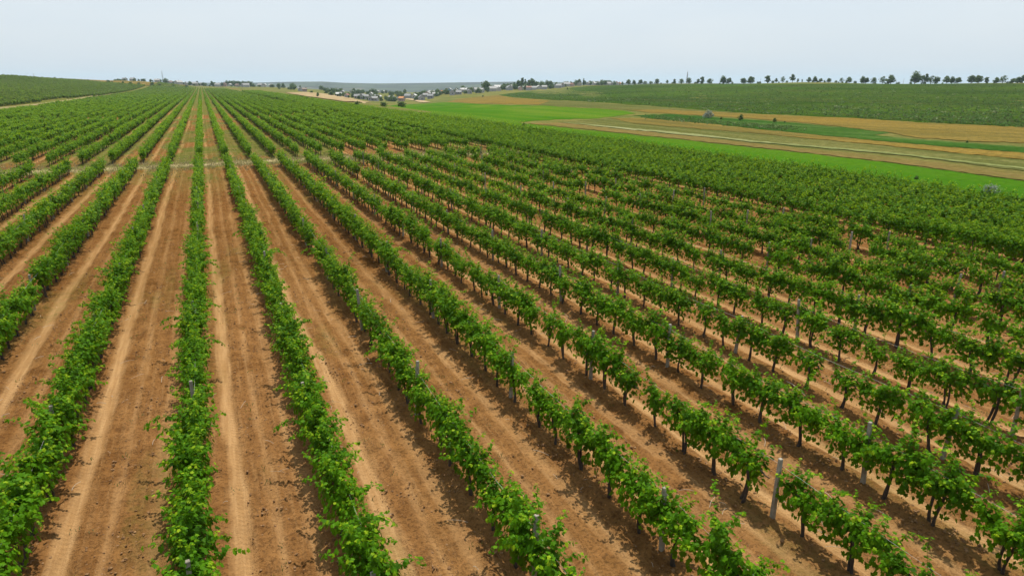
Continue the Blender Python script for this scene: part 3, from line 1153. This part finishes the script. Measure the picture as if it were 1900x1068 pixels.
r = random.Random(21)
sp = []
for i in range(3600):
    y = r.gauss(89, 3.4) if r.random() < .6 else r.uniform(70, 200)
    sp.append((r.uniform(-30, 42), y, .0))
tufts('headland_weeds', sp, .20, 6, 'dry and green weeds on the grassy path across the rows', M['weed'], 4, .3, .035)
sp = []
for i in range(900):
    k = r.randrange(-3, 9)
    y = 9 + 60 * r.random() ** 1.1
    sp.append((row_x(k) + r.choice((r.gauss(0, .25), 1.45 + r.gauss(0, .12), .75 + r.gauss(0, .2))), y, .02))
tufts('aisle_weeds', sp, .07, 6, 'thin green weeds sprouting in the soil between the vine rows', M['scrub_leaf'], 6, .06, .008)


def scrub():
    """Weeds and low old vines that cover the slope opposite and the fallow in front of it."""
    r = random.Random(14)
    mb = MB()
    px_b = [930, 1000, 1150, 1250, 1400, 1600, 1700, 1800, 1960]
    py_b = [177, 184, 193, 200, 211, 220, 227, 231, 240]
    n = 0
    pts = []
    while n < 5200:
        px = r.uniform(940, 1985)
        lo = 158.5 if px > 1150 else 158.5 + (1150 - px) * .085
        hi = float(np.interp(px, px_b, py_b))
        f = r.random() ** .85
        pts.append((px, lo + (hi - lo) * f))
        n += 1
    for i in range(420):
        px = r.uniform(1200, 1480)
        pts.append((px, 214 + (px - 1180) * .083 + r.uniform(-1, 6)))
    R_ = np.array([ray(*p) for p in pts])
    t = np.geomspace(120, 1500, 420)
    P = R_[:, None, :] * t[None, :, None] + EYEP
    Z = terrain(P[:, :, 0], P[:, :, 1])
    j = np.argmax(P[:, :, 2] < Z, axis=1)
    for i in range(len(pts)):
        if j[i] == 0:
            continue
        p = P[i, j[i]]
        x, y, z = p[0] + r.gauss(0, 1), p[1] + r.gauss(0, 1), Z[i, j[i]]
        s = (r.uniform(.32, .75) if i < 5200 else r.uniform(.22, .5)) * (1 if r.random() < .95 else 1.6)
        pale = r.random() < .05
        for b in range(8):
            a = r.uniform(0, 6.283)
            c = Vector((x + r.gauss(0, .55 * s), y + r.gauss(0, .55 * s), z + .05 + r.uniform(.1, .9) * s))
            nr = Vector((r.gauss(0, .6), r.gauss(0, .6), .8)).normalized()
            add_leaf(mb, c, nr, Vector((math.cos(a), math.sin(a), -.3)), .75 * s, r.uniform(.75, 1) if pale else r.uniform(0, .55), True)
    tag(mesh_obj('scrub', mb.mesh('scrub', [M['scrub_leaf']])), 'low weeds and neglected vines covering the green slope across the valley', 'scrub', None, 'stuff')


scrub()

# ------------------------------------------------------------------ trees and bushes (unit height, scaled on placing)
def make_tree(seed, h=1., width=.8, trunk_h=.25, leaf=.055, n=520, clumps=9, lean=0., mat='tree_leaf', column=False):
    """Returns trunk and crown meshes of a tree of height 1."""
    r = random.Random(seed)
    tb, cb = MB(), MB()
    top = Vector((lean, lean * .4, .72))
    tr = [Vector((0, 0, -.03)), Vector((lean * .2, 0, trunk_h * .6)), Vector((lean * .45, lean * .15, trunk_h * 1.2)), top * .85, top]
    tb.tube(tr, [.038, .030, .024, .014, .006], 6)
    cl = []
    for i in range(clumps):
        a = i * 2.4 + r.uniform(-.5, .5)
        f = (i + .5) / clumps
        z = trunk_h + (1 - trunk_h) * (.12 + .74 * f) + r.uniform(-.08, .08)
        rad = width / 2 * (.62 if not column else .35) * math.sin(math.pi * min(.95, .25 + .68 * f)) * r.uniform(.6, 1.15)
        c = Vector((math.cos(a) * rad + lean * z, math.sin(a) * rad, z))
        s = width * (.25 if not column else .30) * r.uniform(.55, 1.35)
        cl.append((c, s))
        b = Vector((lean * z * .7, 0, max(trunk_h * .8, z - .22)))
        tb.tube([b, b.lerp(c, .55) + Vector((0, 0, .02)), c], [.015, .010, .005], 4, cap=False)
    per = n // clumps
    for c, s in cl:
        tn = r.uniform(-.12, .12)
        for i in range(per):
            d = Vector((r.gauss(0, 1), r.gauss(0, 1), r.gauss(0, 1))).normalized()
            q = c + d * s * r.uniform(.45, 1.08) * Vector((1, 1, .8)).length / 1.62
            q.z = c.z + (q.z - c.z) * (.85 if not column else 1.5)
            nr = d * .9 + Vector((0, 0, .5)) + Vector((r.gauss(0, .4), r.gauss(0, .4), r.gauss(0, .4)))
            a = r.uniform(0, 6.28)
            add_leaf(cb, q, nr, Vector((math.cos(a), math.sin(a), -.2)), leaf * r.uniform(.7, 1.4), min(1, max(0, .35 + tn + r.gauss(0, .2))), True)
    return tb.mesh('trunk', [M['tree_bark']], True), cb.mesh('crown', [M[mat]])


KINDS = {
    'broad': [make_tree(10 + i, width=.9, trunk_h=.17, clumps=9 + i % 4, leaf=.10, n=800, lean=(.02, .10, .15, .05, .12, 0)[i]) for i in range(6)],
    'open': [make_tree(30 + i, width=.9, trunk_h=.22, clumps=8, leaf=.075, n=420, lean=(.08, .2, .12)[i]) for i in range(3)],
    'tall': [make_tree(40 + i, width=.55, trunk_h=.16, clumps=10, leaf=.085, n=700) for i in range(3)],
    'round': [make_tree(50 + i, width=1.15, trunk_h=.14, clumps=10, leaf=.12, n=420) for i in range(4)],
    'poplar': [make_tree(60 + i, width=.24, trunk_h=.10, clumps=10, leaf=.06, n=420, column=True) for i in range(2)],
    'bush': [make_tree(70 + i, width=1.35, trunk_h=.02, clumps=9, leaf=.14, n=420) for i in range(3)],
    'silver': [make_tree(80 + i, width=1.5, trunk_h=.02, clumps=11, leaf=.10, n=700, mat='silver_leaf') for i in range(2)],
}


def plant(kind, name, base, h, i, wide=1.):
    tm, cm = KINDS[kind][i % len(KINDS[kind])]
    o = empty(name, tuple(base), (i * 2.1) % 6.28 if kind not in ('broad', 'open') else (i * .37) % .9)
    o.scale = (h * wide, h * wide, h)
    mesh_obj('trunk', tm, None, o)
    mesh_obj('crown', cm, None, o)
    return o


def px_height(base, npx):
    """World height that covers npx photo pixels at a point."""
    c = (np.asarray(base) - EYEP) @ FW
    return npx * c / F_PX


def at(px, d):
    r_ = ray(px, HZ)
    h = math.hypot(r_[0], r_[1])
    x, y = r_[0] / h * d, r_[1] / h * d
    return np.array([x, y, terrain(x, y)[0]])


# trees on the skyline of the right-hand ridge: pixel column, top row, kind, width factor
RIDGE = [(1166, 149, 'broad', 1), (1176, 150, 'broad', 1), (1188, 148.5, 'broad', 1), (1197, 151, 'round', 1), (1208, 151, 'round', 1), (1219, 147.5, 'broad', 1),
         (1238, 149, 'tall', 1), (1251, 147.5, 'tall', 1), (1264, 147, 'round', .8), (1278, 146, 'round', .75), (1295, 147.5, 'tall', 1.2), (1303, 143.5, 'tall', 1), (1317, 146.5, 'round', .85),
         (1341, 143.5, 'broad', 1), (1352, 145.5, 'broad', .9), (1379, 146, 'broad', 1), (1392, 143.5, 'broad', 1.05), (1424, 141.5, 'tall', 1.2), (1440, 146, 'tall', 1), (1452, 143, 'open', .7),
         (1460, 151, 'bush', .8), (1470, 139.5, 'tall', 1), (1480, 146.5, 'tall', .9), (1488, 147.5, 'tall', .7), (1501, 144.5, 'broad', .95), (1511, 143.5, 'broad', .9), (1522, 146, 'broad', 1), (1530, 150, 'bush', .7),
         (1537, 146, 'broad', 1.1), (1561, 144, 'open', .8), (1575, 144.5, 'broad', 1), (1600, 144, 'broad', .9), (1606, 145, 'broad', .9), (1621, 145.5, 'round', .7), (1638, 143, 'open', .9), (1653, 141.5, 'broad', 1),
         (1648, 151, 'bush', .7), (1697, 137, 'broad', .95), (1711, 139, 'open', 1), (1718, 139, 'tall', .7), (1727, 142, 'open', .95), (1738, 144, 'broad', .95), (1756, 143, 'broad', .9), (1766, 144.5, 'broad', .9), (1776, 144.5, 'broad', 1),
         (1802, 141.5, 'broad', 1), (1815, 141.5, 'broad', 1), (1830, 144, 'tall', 1), (1849, 145, 'broad', 1), (1860, 141.5, 'open', .9), (1879, 146, 'broad', 1), (1889, 144, 'broad', 1), (1897, 141, 'tall', 1)]
RIDGE.sort()
WORD = {'broad': 'leaning broad-crowned', 'open': 'thin-crowned', 'tall': 'narrow upright', 'round': 'round', 'bush': 'low bushy'}
for i, (px, top, kd, wd) in enumerate(RIDGE):
    d = float(np.interp(px, [1100, 1200, 1300, 1400, 1600, 1800, 1900], [1235, 1185, 1085, 1035, 935, 866, 838]))
    b = at(px, d)
    py = proj(b)[1]
    o = plant(kd, 'ridge_tree', b - [0, 0, .2], px_height(b, max(4, (py - top) * 1.08)), i, wd * 1.2)
    tag(o, '%s tree, %s from the left along the ridge skyline' % (WORD[kd], nth(i + 1)), 'tree', 'trees on the ridge skyline')

SHR = sorted([1170 + 730 * random.Random(4 + i).random() for i in range(34)])
for i, px in enumerate(SHR):
    d = float(np.interp(px, [1100, 1200, 1300, 1400, 1600, 1800, 1900], [1240, 1190, 1090, 1040, 940, 871, 843]))
    b = at(px, d)
    tag(plant('bush', 'ridge_shrub', b - [0, 0, .1], px_height(b, 2.2 + 2.6 * ((i * 37 % 17) / 17)), i, 1.1), 'low dark shrub, %s from the left at the foot of the ridge trees' % nth(i + 1), 'shrub', 'low shrubs along the ridge')

# bushes and single trees in the fields: px, base py, height px, kind, label
for px, py, hp, kd, wd, nm, lab in (
        (663, 202, 14, 'round', .75, 'field_tree', 'dark round tree at the near edge of the bright green field'),
        (712, 198, 9, 'bush', 1.2, 'bush', 'dark bush left of two in the green field below the village'),
        (745, 199, 11, 'bush', 1.25, 'bush', 'dark bush right of two in the green field below the village'),
        (652, 200, 4.5, 'silver', 1.2, 'bush', 'small grey bush just left of the dark round tree'),
        (744, 213, 5, 'silver', 1.3, 'bush', 'pale grey bush on the vineyard edge beside the green field'),
        (590, 180, 8, 'round', .8, 'field_tree', 'small dark tree on the bare bank below the village'),
        (579, 185, 5, 'bush', .9, 'bush', 'low bush under the small tree on the bare bank'),
        (972, 240, 12, 'round', .75, 'field_tree', 'bushy young tree at the tip of the tan strip beside the vineyard'),
        (1030, 246, 4, 'silver', 1.5, 'bush', 'low pale bush on the grass strip right of the young tree'),
        (1314, 219.5, 14, 'silver', .95, 'bush', 'large silvery round bush in the fallow strip'),
        (1374, 224, 11, 'round', .8, 'bush', 'dark upright bush right of the large silvery bush'),
        (1437, 227.5, 8, 'round', .85, 'bush', 'small dark round bush at the end of the fallow strip'),
        (1338, 222, 5, 'bush', .7, 'bush', 'tiny dark bush between the silvery bush and the dark upright bush'),
        (1456, 228, 3.5, 'bush', .8, 'bush', 'tiniest dark bush right of the small round one in the fallow'),
        (1794, 265.5, 4.5, 'bush', .8, 'bush', 'tiny dark bush alone on the lower edge of the wheat strip'),
        (1837, 358, 15, 'silver', 1.35, 'bush', 'spreading silvery bush on the grass strip beside the vineyard at right'),
        (1700, 334, 8, 'bush', .8, 'bush', 'green bush on the grass strip left of the spreading silvery bush'),
        (1053, 166.5, 3.5, 'bush', .7, 'bush', 'dark speck of a bush on the tan edge of the opposite slope'),
        (896, 180, 3, 'bush', .9, 'bush', 'tiny bush on the stubble field below the village')):
    b = ground_at(px, py)
    if b is None:
        continue
    tag(plant(kd, nm, b, px_height(b, hp), int(px), wd), lab, 'tree' if 'tree' in nm else 'bush', 'single trees and bushes in the fields')

LEFTB = [(28, 3, 'bush'), (88, 2.5, 'bush'), (103, 4.5, 'round'), (131, 3.5, 'round'), (146, 3.5, 'bush'), (155, 3, 'bush'), (164, 4, 'bush'), (170, 3, 'bush'), (201, 6.5, 'round'), (208, 4, 'bush'), (228, 5, 'round'), (242, 5, 'bush'),
         (257, 5.5, 'round'), (282, 7.5, 'round'), (295, 6, 'round'), (321, 5, 'round'), (345, 6, 'bush')]
for i, (px, hp, kd) in enumerate(LEFTB):
    d = float(np.interp(px, [0, 100, 200, 300, 345], [905, 925, 965, 1010, 1080]))
    b = at(px, d)
    tag(plant(kd, 'bush', b, px_height(b, hp), i, 1.0), 'dark bush, %s from the left along the top edge of the left vineyard' % nth(i + 1), 'bush', 'bushes along the left skyline')

# ------------------------------------------------------------------ the village
WALLC = {'white': (.42, .41, .385), 'cream': (.38, .335, .26), 'grey': (.34, .33, .32), 'pink': (.48, .33, .27), 'blue': (.22, .33, .46)}
ROOFC = {'grey': (.20, .205, .21), 'pale grey': (.27, .27, .265), 'white': (.50, .50, .49), 'rust red': (.24, .085, .05), 'orange': (.50, .20, .05), 'brown': (.15, .095, .07), 'blue': (.10, .20, .34)}
for k, c in WALLC.items():
    M['wall ' + k] = plain_material('plaster_' + k, tuple(v * .85 for v in c), c, .8, .85)
for k, c in ROOFC.items():
    M['roof ' + k] = plain_material('roofing_' + k.replace(' ', '_'), tuple(v * .78 for v in c), c, 1.2, .7)
M['pane'] = plain_material('dark_window', (.02, .022, .025), (.05, .055, .06), 2, .2)


def house(base, L, Wd, hh, wall, roof, rz, pitch=.42, windows=True):
    o = empty('village_house', tuple(base), rz)
    mb = MB()
    rise = Wd / 2 * pitch * 1.6
    l, w2 = L / 2, Wd / 2
    z0 = -1.2
    P = lambda x, y, z: (x, y, z)
    mb.face([P(-l, -w2, z0), P(l, -w2, z0), P(l, -w2, hh), P(-l, -w2, hh)])
    mb.face([P(l, w2, z0), P(-l, w2, z0), P(-l, w2, hh), P(l, w2, hh)])
    for s in (1, -1):
        pts = [P(s * l, -w2, z0), P(s * l, w2, z0), P(s * l, w2, hh), P(s * l, 0, hh + rise), P(s * l, -w2, hh)]
        mb.face(pts if s > 0 else pts[::-1])
    mesh_obj('wall', mb.mesh('wall', [M['wall ' + wall]]), None, o)
    rb = MB()
    e, ov, th = .45, .5, .16
    for s in (1, -1):
        ye, ze = s * (w2 + ov), hh - ov * rise / w2
        a = [(-l - e, 0, hh + rise), (l + e, 0, hh + rise), (l + e, ye, ze), (-l - e, ye, ze)]
        if s > 0:
            a = a[::-1]
        up_ = [(x, y, z + th) for x, y, z in a]
        lo_ = [(x, y, z + .02) for x, y, z in a]
        rb.face(up_)
        rb.face(lo_[::-1])
        for q in range(4):
            q2 = (q + 1) % 4
            rb.face([lo_[q], lo_[q2], up_[q2], up_[q]])
    rf = mesh_obj('roof', rb.mesh('roof', [M['roof ' + roof]]), None, o)
    cb = MB()
    cb.box((l * .4, w2 * .25, hh + rise * .6), (.6, .6, rise * .4 + .9))
    mesh_obj('chimney', cb.mesh('chimney', [M['roof brown']]), None, rf)
    if windows:
        for s in (-1, 1):
            for q in (-.5, 0, .5):
                wb = MB()
                wb.box((q * L * .62, s * (w2 + .0), .9), (1.1, .12, 1.35))
                mesh_obj('window', wb.mesh('window', [M['pane']]), None, o)
        for s in (-1, 1):
            wb = MB()
            wb.box((s * l, 0, .9), (.12, 1.1, 1.35))
            mesh_obj('window', wb.mesh('window', [M['pane']]), None, o)
    return o


# px, base py, length m, wall, roof, distance
HOUSES = [
    (232, 151.5, 10, 'white', 'grey', 1380), (247, 152, 12, 'grey', 'pale grey', 1400), (292, 155, 11, 'cream', 'pale grey', 1360), (316, 156, 10, 'grey', 'brown', 1370), (331, 157, 17, 'white', 'pale grey', 1330), (345, 157, 11, 'grey', 'grey', 1380),
    (362, 159, 12, 'cream', 'pale grey', 1330), (371, 159, 9, 'white', 'grey', 1390), (404, 160, 13, 'white', 'pale grey', 1330), (416, 160, 13, 'pink', 'brown', 1340), (426, 160, 10, 'white', 'pale grey', 1400), (440, 161, 10, 'cream', 'brown', 1330),
    (451, 161, 9, 'grey', 'grey', 1330), (457, 161.5, 12, 'white', 'pale grey', 1300), (483, 162, 14, 'white', 'pale grey', 1380), (491, 161.5, 10, 'white', 'white', 1420), (502, 163, 9, 'grey', 'pale grey', 1400),
    (556, 171, 12, 'grey', 'pale grey', 1000), (564, 173, 10, 'pink', 'brown', 980), (627, 184, 10, 'white', 'white', 830), (642, 186, 9, 'white', 'rust red', 820), (634, 176, 12, 'grey', 'pale grey', 1120), (652, 174, 11, 'grey', 'grey', 1250),
    (663, 186, 15, 'cream', 'grey', 850), (672, 187, 14, 'grey', 'grey', 840), (678, 184, 10, 'white', 'pale grey', 920), (687, 178, 13, 'white', 'white', 1080), (696, 184, 11, 'grey', 'pale grey', 930), (703, 183, 8, 'white', 'white', 960),
    (694, 190, 12, 'white', 'pale grey', 770), (684, 191, 8, 'grey', 'grey', 770), (725, 182, 12, 'pink', 'pale grey', 930), (737, 185, 9, 'cream', 'pale grey', 900), (744, 185.5, 11, 'pink', 'orange', 870), (700, 172, 14, 'white', 'pale grey', 1450), (688, 171.5, 16, 'white', 'pale grey', 1500), (714, 172, 13, 'white', 'white', 1480), (668, 172, 12, 'grey', 'pale grey', 1480),
    (756, 179, 12, 'grey', 'grey', 1000), (768, 181, 11, 'white', 'white', 970), (781, 186.5, 14, 'grey', 'grey', 850), (789, 181, 9, 'white', 'pale grey', 950), (793, 176, 13, 'pink', 'pale grey', 1020), (800, 174, 12, 'white', 'pale grey', 1080), (798, 185, 9, 'grey', 'grey', 860),
    (807, 181, 10, 'grey', 'pale grey', 930), (819, 176, 10, 'white', 'orange', 1010), (829, 172, 11, 'pink', 'rust red', 1100), (834, 174, 12, 'blue', 'white', 1040), (839, 180, 13, 'grey', 'grey', 900), (846, 177, 10, 'white', 'pale grey', 980), (851, 180, 9, 'grey', 'grey', 900),
    (860, 173, 13, 'white', 'pale grey', 1060), (862, 176, 11, 'white', 'white', 990), (871, 178, 10, 'grey', 'grey', 920), (877, 171, 11, 'white', 'white', 1100), (885, 174, 12, 'grey', 'pale grey', 1000), (891, 175.5, 13, 'white', 'pale grey', 950), (895, 171, 12, 'grey', 'pale grey', 1090),
    (906, 169, 11, 'white', 'pale grey', 1080), (914, 171, 13, 'grey', 'pale grey', 1000), (924, 166, 16, 'white', 'white', 1120), (926, 171, 9, 'white', 'grey', 1010), (945, 169, 17, 'grey', 'grey', 1030), (951, 165, 17, 'white', 'pale grey', 1160), (965, 169, 9, 'pink', 'pale grey', 1030), (974, 167, 12, 'white', 'pale grey', 1070),
    (981, 168, 10, 'grey', 'rust red', 1040), (990, 167, 10, 'white', 'pale grey', 1070), (1000, 164.5, 14, 'white', 'white', 1140), (1010, 165, 11, 'grey', 'pale grey', 1110), (1028, 162, 12, 'white', 'pale grey', 1190), (1037, 163, 12, 'grey', 'pale grey', 1160), (1044, 161, 12, 'grey', 'rust red', 1200), (1052, 160.5, 15, 'white', 'pale grey', 1240),
    (1062, 160.5, 10, 'pink', 'rust red', 1210), (1075, 159.5, 11, 'cream', 'grey', 1260), (1092, 158.5, 12, 'grey', 'pale grey', 1300), (1101, 158, 16, 'white', 'white', 1330), (1111, 158, 11, 'grey', 'pale grey', 1330), (1128, 157.5, 14, 'white', 'pale grey', 1340), (1137, 157.5, 10, 'grey', 'grey', 1330), (1144, 157, 14, 'white', 'rust red', 1320), (1150, 157, 9, 'cream', 'orange', 1330)]
HOUSES.sort()
rh = random.Random(77)


def part_of(px):
    return 'left village' if px < 520 else 'valley village' if px < 750 else 'right village'


cnt = {}
for (px, py, L, wl, rf, d) in HOUSES:
    b = at(px, d)
    # settle on the height the photograph shows, a little dug in or raised on its plot
    z = EYE + (ray(px, py)[2] / math.hypot(*ray(px, py)[:2])) * d
    b[2] = min(max(b[2], z - 2.5), z + 2.5) if abs(b[2] - z) < 6 else b[2]
    b[2] = max(b[2], terrain(b[0], b[1])[0])
    b[2] = terrain(b[0], b[1])[0] + .3
    pk = part_of(px)
    cnt[pk] = cnt.get(pk, 0) + 1
    L *= .58 if 515 < px < 752 else .74
    o = house(b, L, L * rh.uniform(.6, .75), rh.uniform(2.9, 4.0), wl, rf, -YAW + rh.choice((0, math.pi / 2)) + rh.uniform(-.5, .5), rh.uniform(.36, .52), d < 1000)
    tag(o, '%s-walled house with %s roof, %s from the left in the %s' % (wl, rf, nth(cnt[pk]), pk), 'house', 'village houses')

VT = []
for px, hp, kd, wd, d in ((902, 19, 'round', .85, 1040), (898, 13, 'round', .8, 1050), (962, 17, 'tall', 1, 1080), (969, 20, 'tall', .9, 1120), (975, 18, 'poplar', 1.3, 1130), (985, 19, 'broad', .9, 1130), (981, 16, 'tall', 1, 1150), (994, 14, 'round', .9, 1150), (1004, 13, 'round', 1, 1180), (1015, 13, 'broad', 1, 1190), (1022, 13, 'round', .9, 1200),
                          (935, 11, 'tall', 1.1, 1130), (943, 10, 'broad', 1, 1130), (954, 12, 'tall', 1.1, 1120), (1075, 12, 'tall', 1.1, 1260), (1083, 13, 'poplar', 1.3, 1260), (1066, 7, 'round', 1, 1270), (1095, 8, 'broad', 1, 1310), (1110, 6, 'round', 1, 1320), (1118, 6, 'round', 1, 1310), (1155, 6, 'broad', 1, 1280),
                          (307, 9, 'round', 1.1, 1330), (297, 7, 'round', 1, 1370), (268, 6, 'round', 1, 1400), (258, 5, 'round', 1, 1400), (219, 5, 'round', 1.2, 1380), (225, 4, 'round', 1.2, 1390), (284, 5, 'tall', 1, 1400), (323, 5, 'round', 1.2, 1350), (352, 8, 'round', 1, 1330), (366, 10, 'poplar', 1.6, 1330), (377, 7, 'round', 1.2, 1350), (393, 10, 'tall', 1.2, 1330), (398, 8, 'round', 1, 1340), (412, 8, 'tall', 1, 1330)):
    VT.append((px, hp, kd, wd, d))
for px in (420, 425, 430, 435, 440, 444):
    VT.append((px, 10, 'round', .9, 1420 + px % 7))
for px in (451, 456, 461, 465):
    VT.append((px, 9.5, 'round', .9, 1400 + px % 5))
for i in range(250):
    a = rh.random()
    if a < .11:
        px = rh.uniform(212, 500)
        d = rh.uniform(1320, 1460)
        hp = rh.uniform(3, 6)
    elif a < .56:
        px = rh.uniform(500, 752) if a < .3 else rh.uniform(615, 752)
        lo = float(np.interp(px, [500, 560, 620, 660, 700, 752], [1150, 960, 800, 840, 830, 890]))
        d = lo - 30 + 620 * rh.random() ** 1.3
        hp = rh.uniform(4.5, 9)
    else:
        px = rh.uniform(752, 1150)
        lo = float(np.interp(px, [752, 780, 830, 900, 1000, 1100, 1150], [880, 860, 900, 950, 1090, 1290, 1300]))
        d = lo + rh.uniform(-12, 230)
        hp = rh.uniform(5, 10)
    VT.append((px, hp, rh.choice(('round', 'round', 'round', 'broad', 'tall', 'bush')), rh.uniform(.9, 1.3), d))
VT.sort()
cnt = {}
for i, (px, hp, kd, wd, d) in enumerate(VT):
    b = at(px, d)
    pk = part_of(px)
    cnt[pk] = cnt.get(pk, 0) + 1
    o = plant(kd, 'village_tree', b - [0, 0, .2], px_height(b, hp), i, wd)
    nm = {'round': 'round dark', 'broad': 'broad', 'tall': 'narrow', 'bush': 'low spreading', 'poplar': 'slender columnar'}[kd]
    tag(o, '%s tree, %s from the left among the trees of the %s' % (nm, nth(cnt[pk]), pk), 'tree', 'trees among the village houses')

# ------------------------------------------------------------------ masts and poles
def mast(px, d, top_py, label):
    b = at(px, d)
    H_ = px_height(b, proj(b)[1] - top_py)
    o = empty('radio_mast', tuple(b))
    w0, w1 = H_ * .05, H_ * .012
    for sx, sy in ((1, 1), (1, -1), (-1, 1), (-1, -1)):
        mb = MB()
        mb.tube([(sx * w0, sy * w0, -.5), (sx * w1, sy * w1, H_ * .86)], [.22, .12], 5)
        mesh_obj('leg', mb.mesh('leg', [M['steel']]), None, o)
    mb = MB()
    n = 9
    for i in range(n):
        f0, f1 = i / n, (i + 1) / n
        a, c = w0 + (w1 - w0) * f0, w0 + (w1 - w0) * f1
        z0, z1 = H_ * .86 * f0, H_ * .86 * f1
        for q in range(4):
            A = ((a, a), (-a, a), (-a, -a), (a, -a))
            Cc = ((c, c), (-c, c), (-c, -c), (c, -c))
            p, p2 = A[q], A[(q + 1) % 4]
            mb.tube([(*p, z0), (*Cc[(q + 1) % 4], z1)], .08, 4, cap=False)
            mb.tube([(*p, z0), (*p2, z0)], .07, 4, cap=False)
    mesh_obj('bracing', mb.mesh('bracing', [M['steel']]), None, o)
    mb = MB()
    mb.tube([(0, 0, H_ * .84), (0, 0, H_)], [.16, .07], 5)
    mesh_obj('antenna', mb.mesh('antenna', [M['steel']]), None, o)
    tag(o, label, 'mast', 'radio masts')


mast(303, 1420, 131, 'slim lattice radio mast rising over the left village')
mast(1274.5, 1120, 131.5, 'slim lattice radio mast among the trees on the right ridge')
for px, d, top, lab in ((65, 930, 136.5, 'thin utility pole on the far left skyline'), (1411, 1045, 145.5, 'thin utility pole on the ridge between two groups of trees'),
                        (1676, 905, 146, 'thin leaning utility pole alone in the ridge gap'), (447.5, 900, 152, 'thin utility pole beyond the vineyard below the left village')):
    b = at(px, d)
    H_ = px_height(b, proj(b)[1] - top)
    o = empty('utility_pole', tuple(b), .4)
    if px == 1676:
        o.rotation_euler = (0, .2, .4)
    mb = MB()
    mb.tube([(0, 0, -.4), (0, 0, H_)], [.15, .10], 6)
    mesh_obj('pole', mb.mesh('pole', [M['steel']]), None, o)
    mb = MB()
    mb.tube([(-.9, 0, H_ - .7), (.9, 0, H_ - .7)], .06, 5)
    mesh_obj('crossarm', mb.mesh('crossarm', [M['steel']]), None, o)
    tag(o, lab, 'pole', 'utility poles')

# ------------------------------------------------------------------ haze: the summer air over the whole valley
hb = MB()
hb.box((0, 0, -50), (29600, 29600, 190))
hm = D.materials.new('haze')
hm.use_nodes = True
t = hm.node_tree
t.nodes.remove(t.nodes['Principled BSDF'])
pv = N(t, 'ShaderNodeVolumePrincipled')
pv.inputs['Color'].default_value = (.66, .85, 1.0, 1)
pv.inputs['Density'].default_value = .00007
pv.inputs['Density Attribute'].default_value = ''
pv.inputs['Anisotropy'].default_value = .2
t.links.new(pv.outputs[0], t.nodes['Material Output'].inputs['Volume'])
tag(mesh_obj('haze', hb.mesh('haze', [hm])), 'pale blue summer haze filling the air over the valley', 'haze', None, 'stuff')
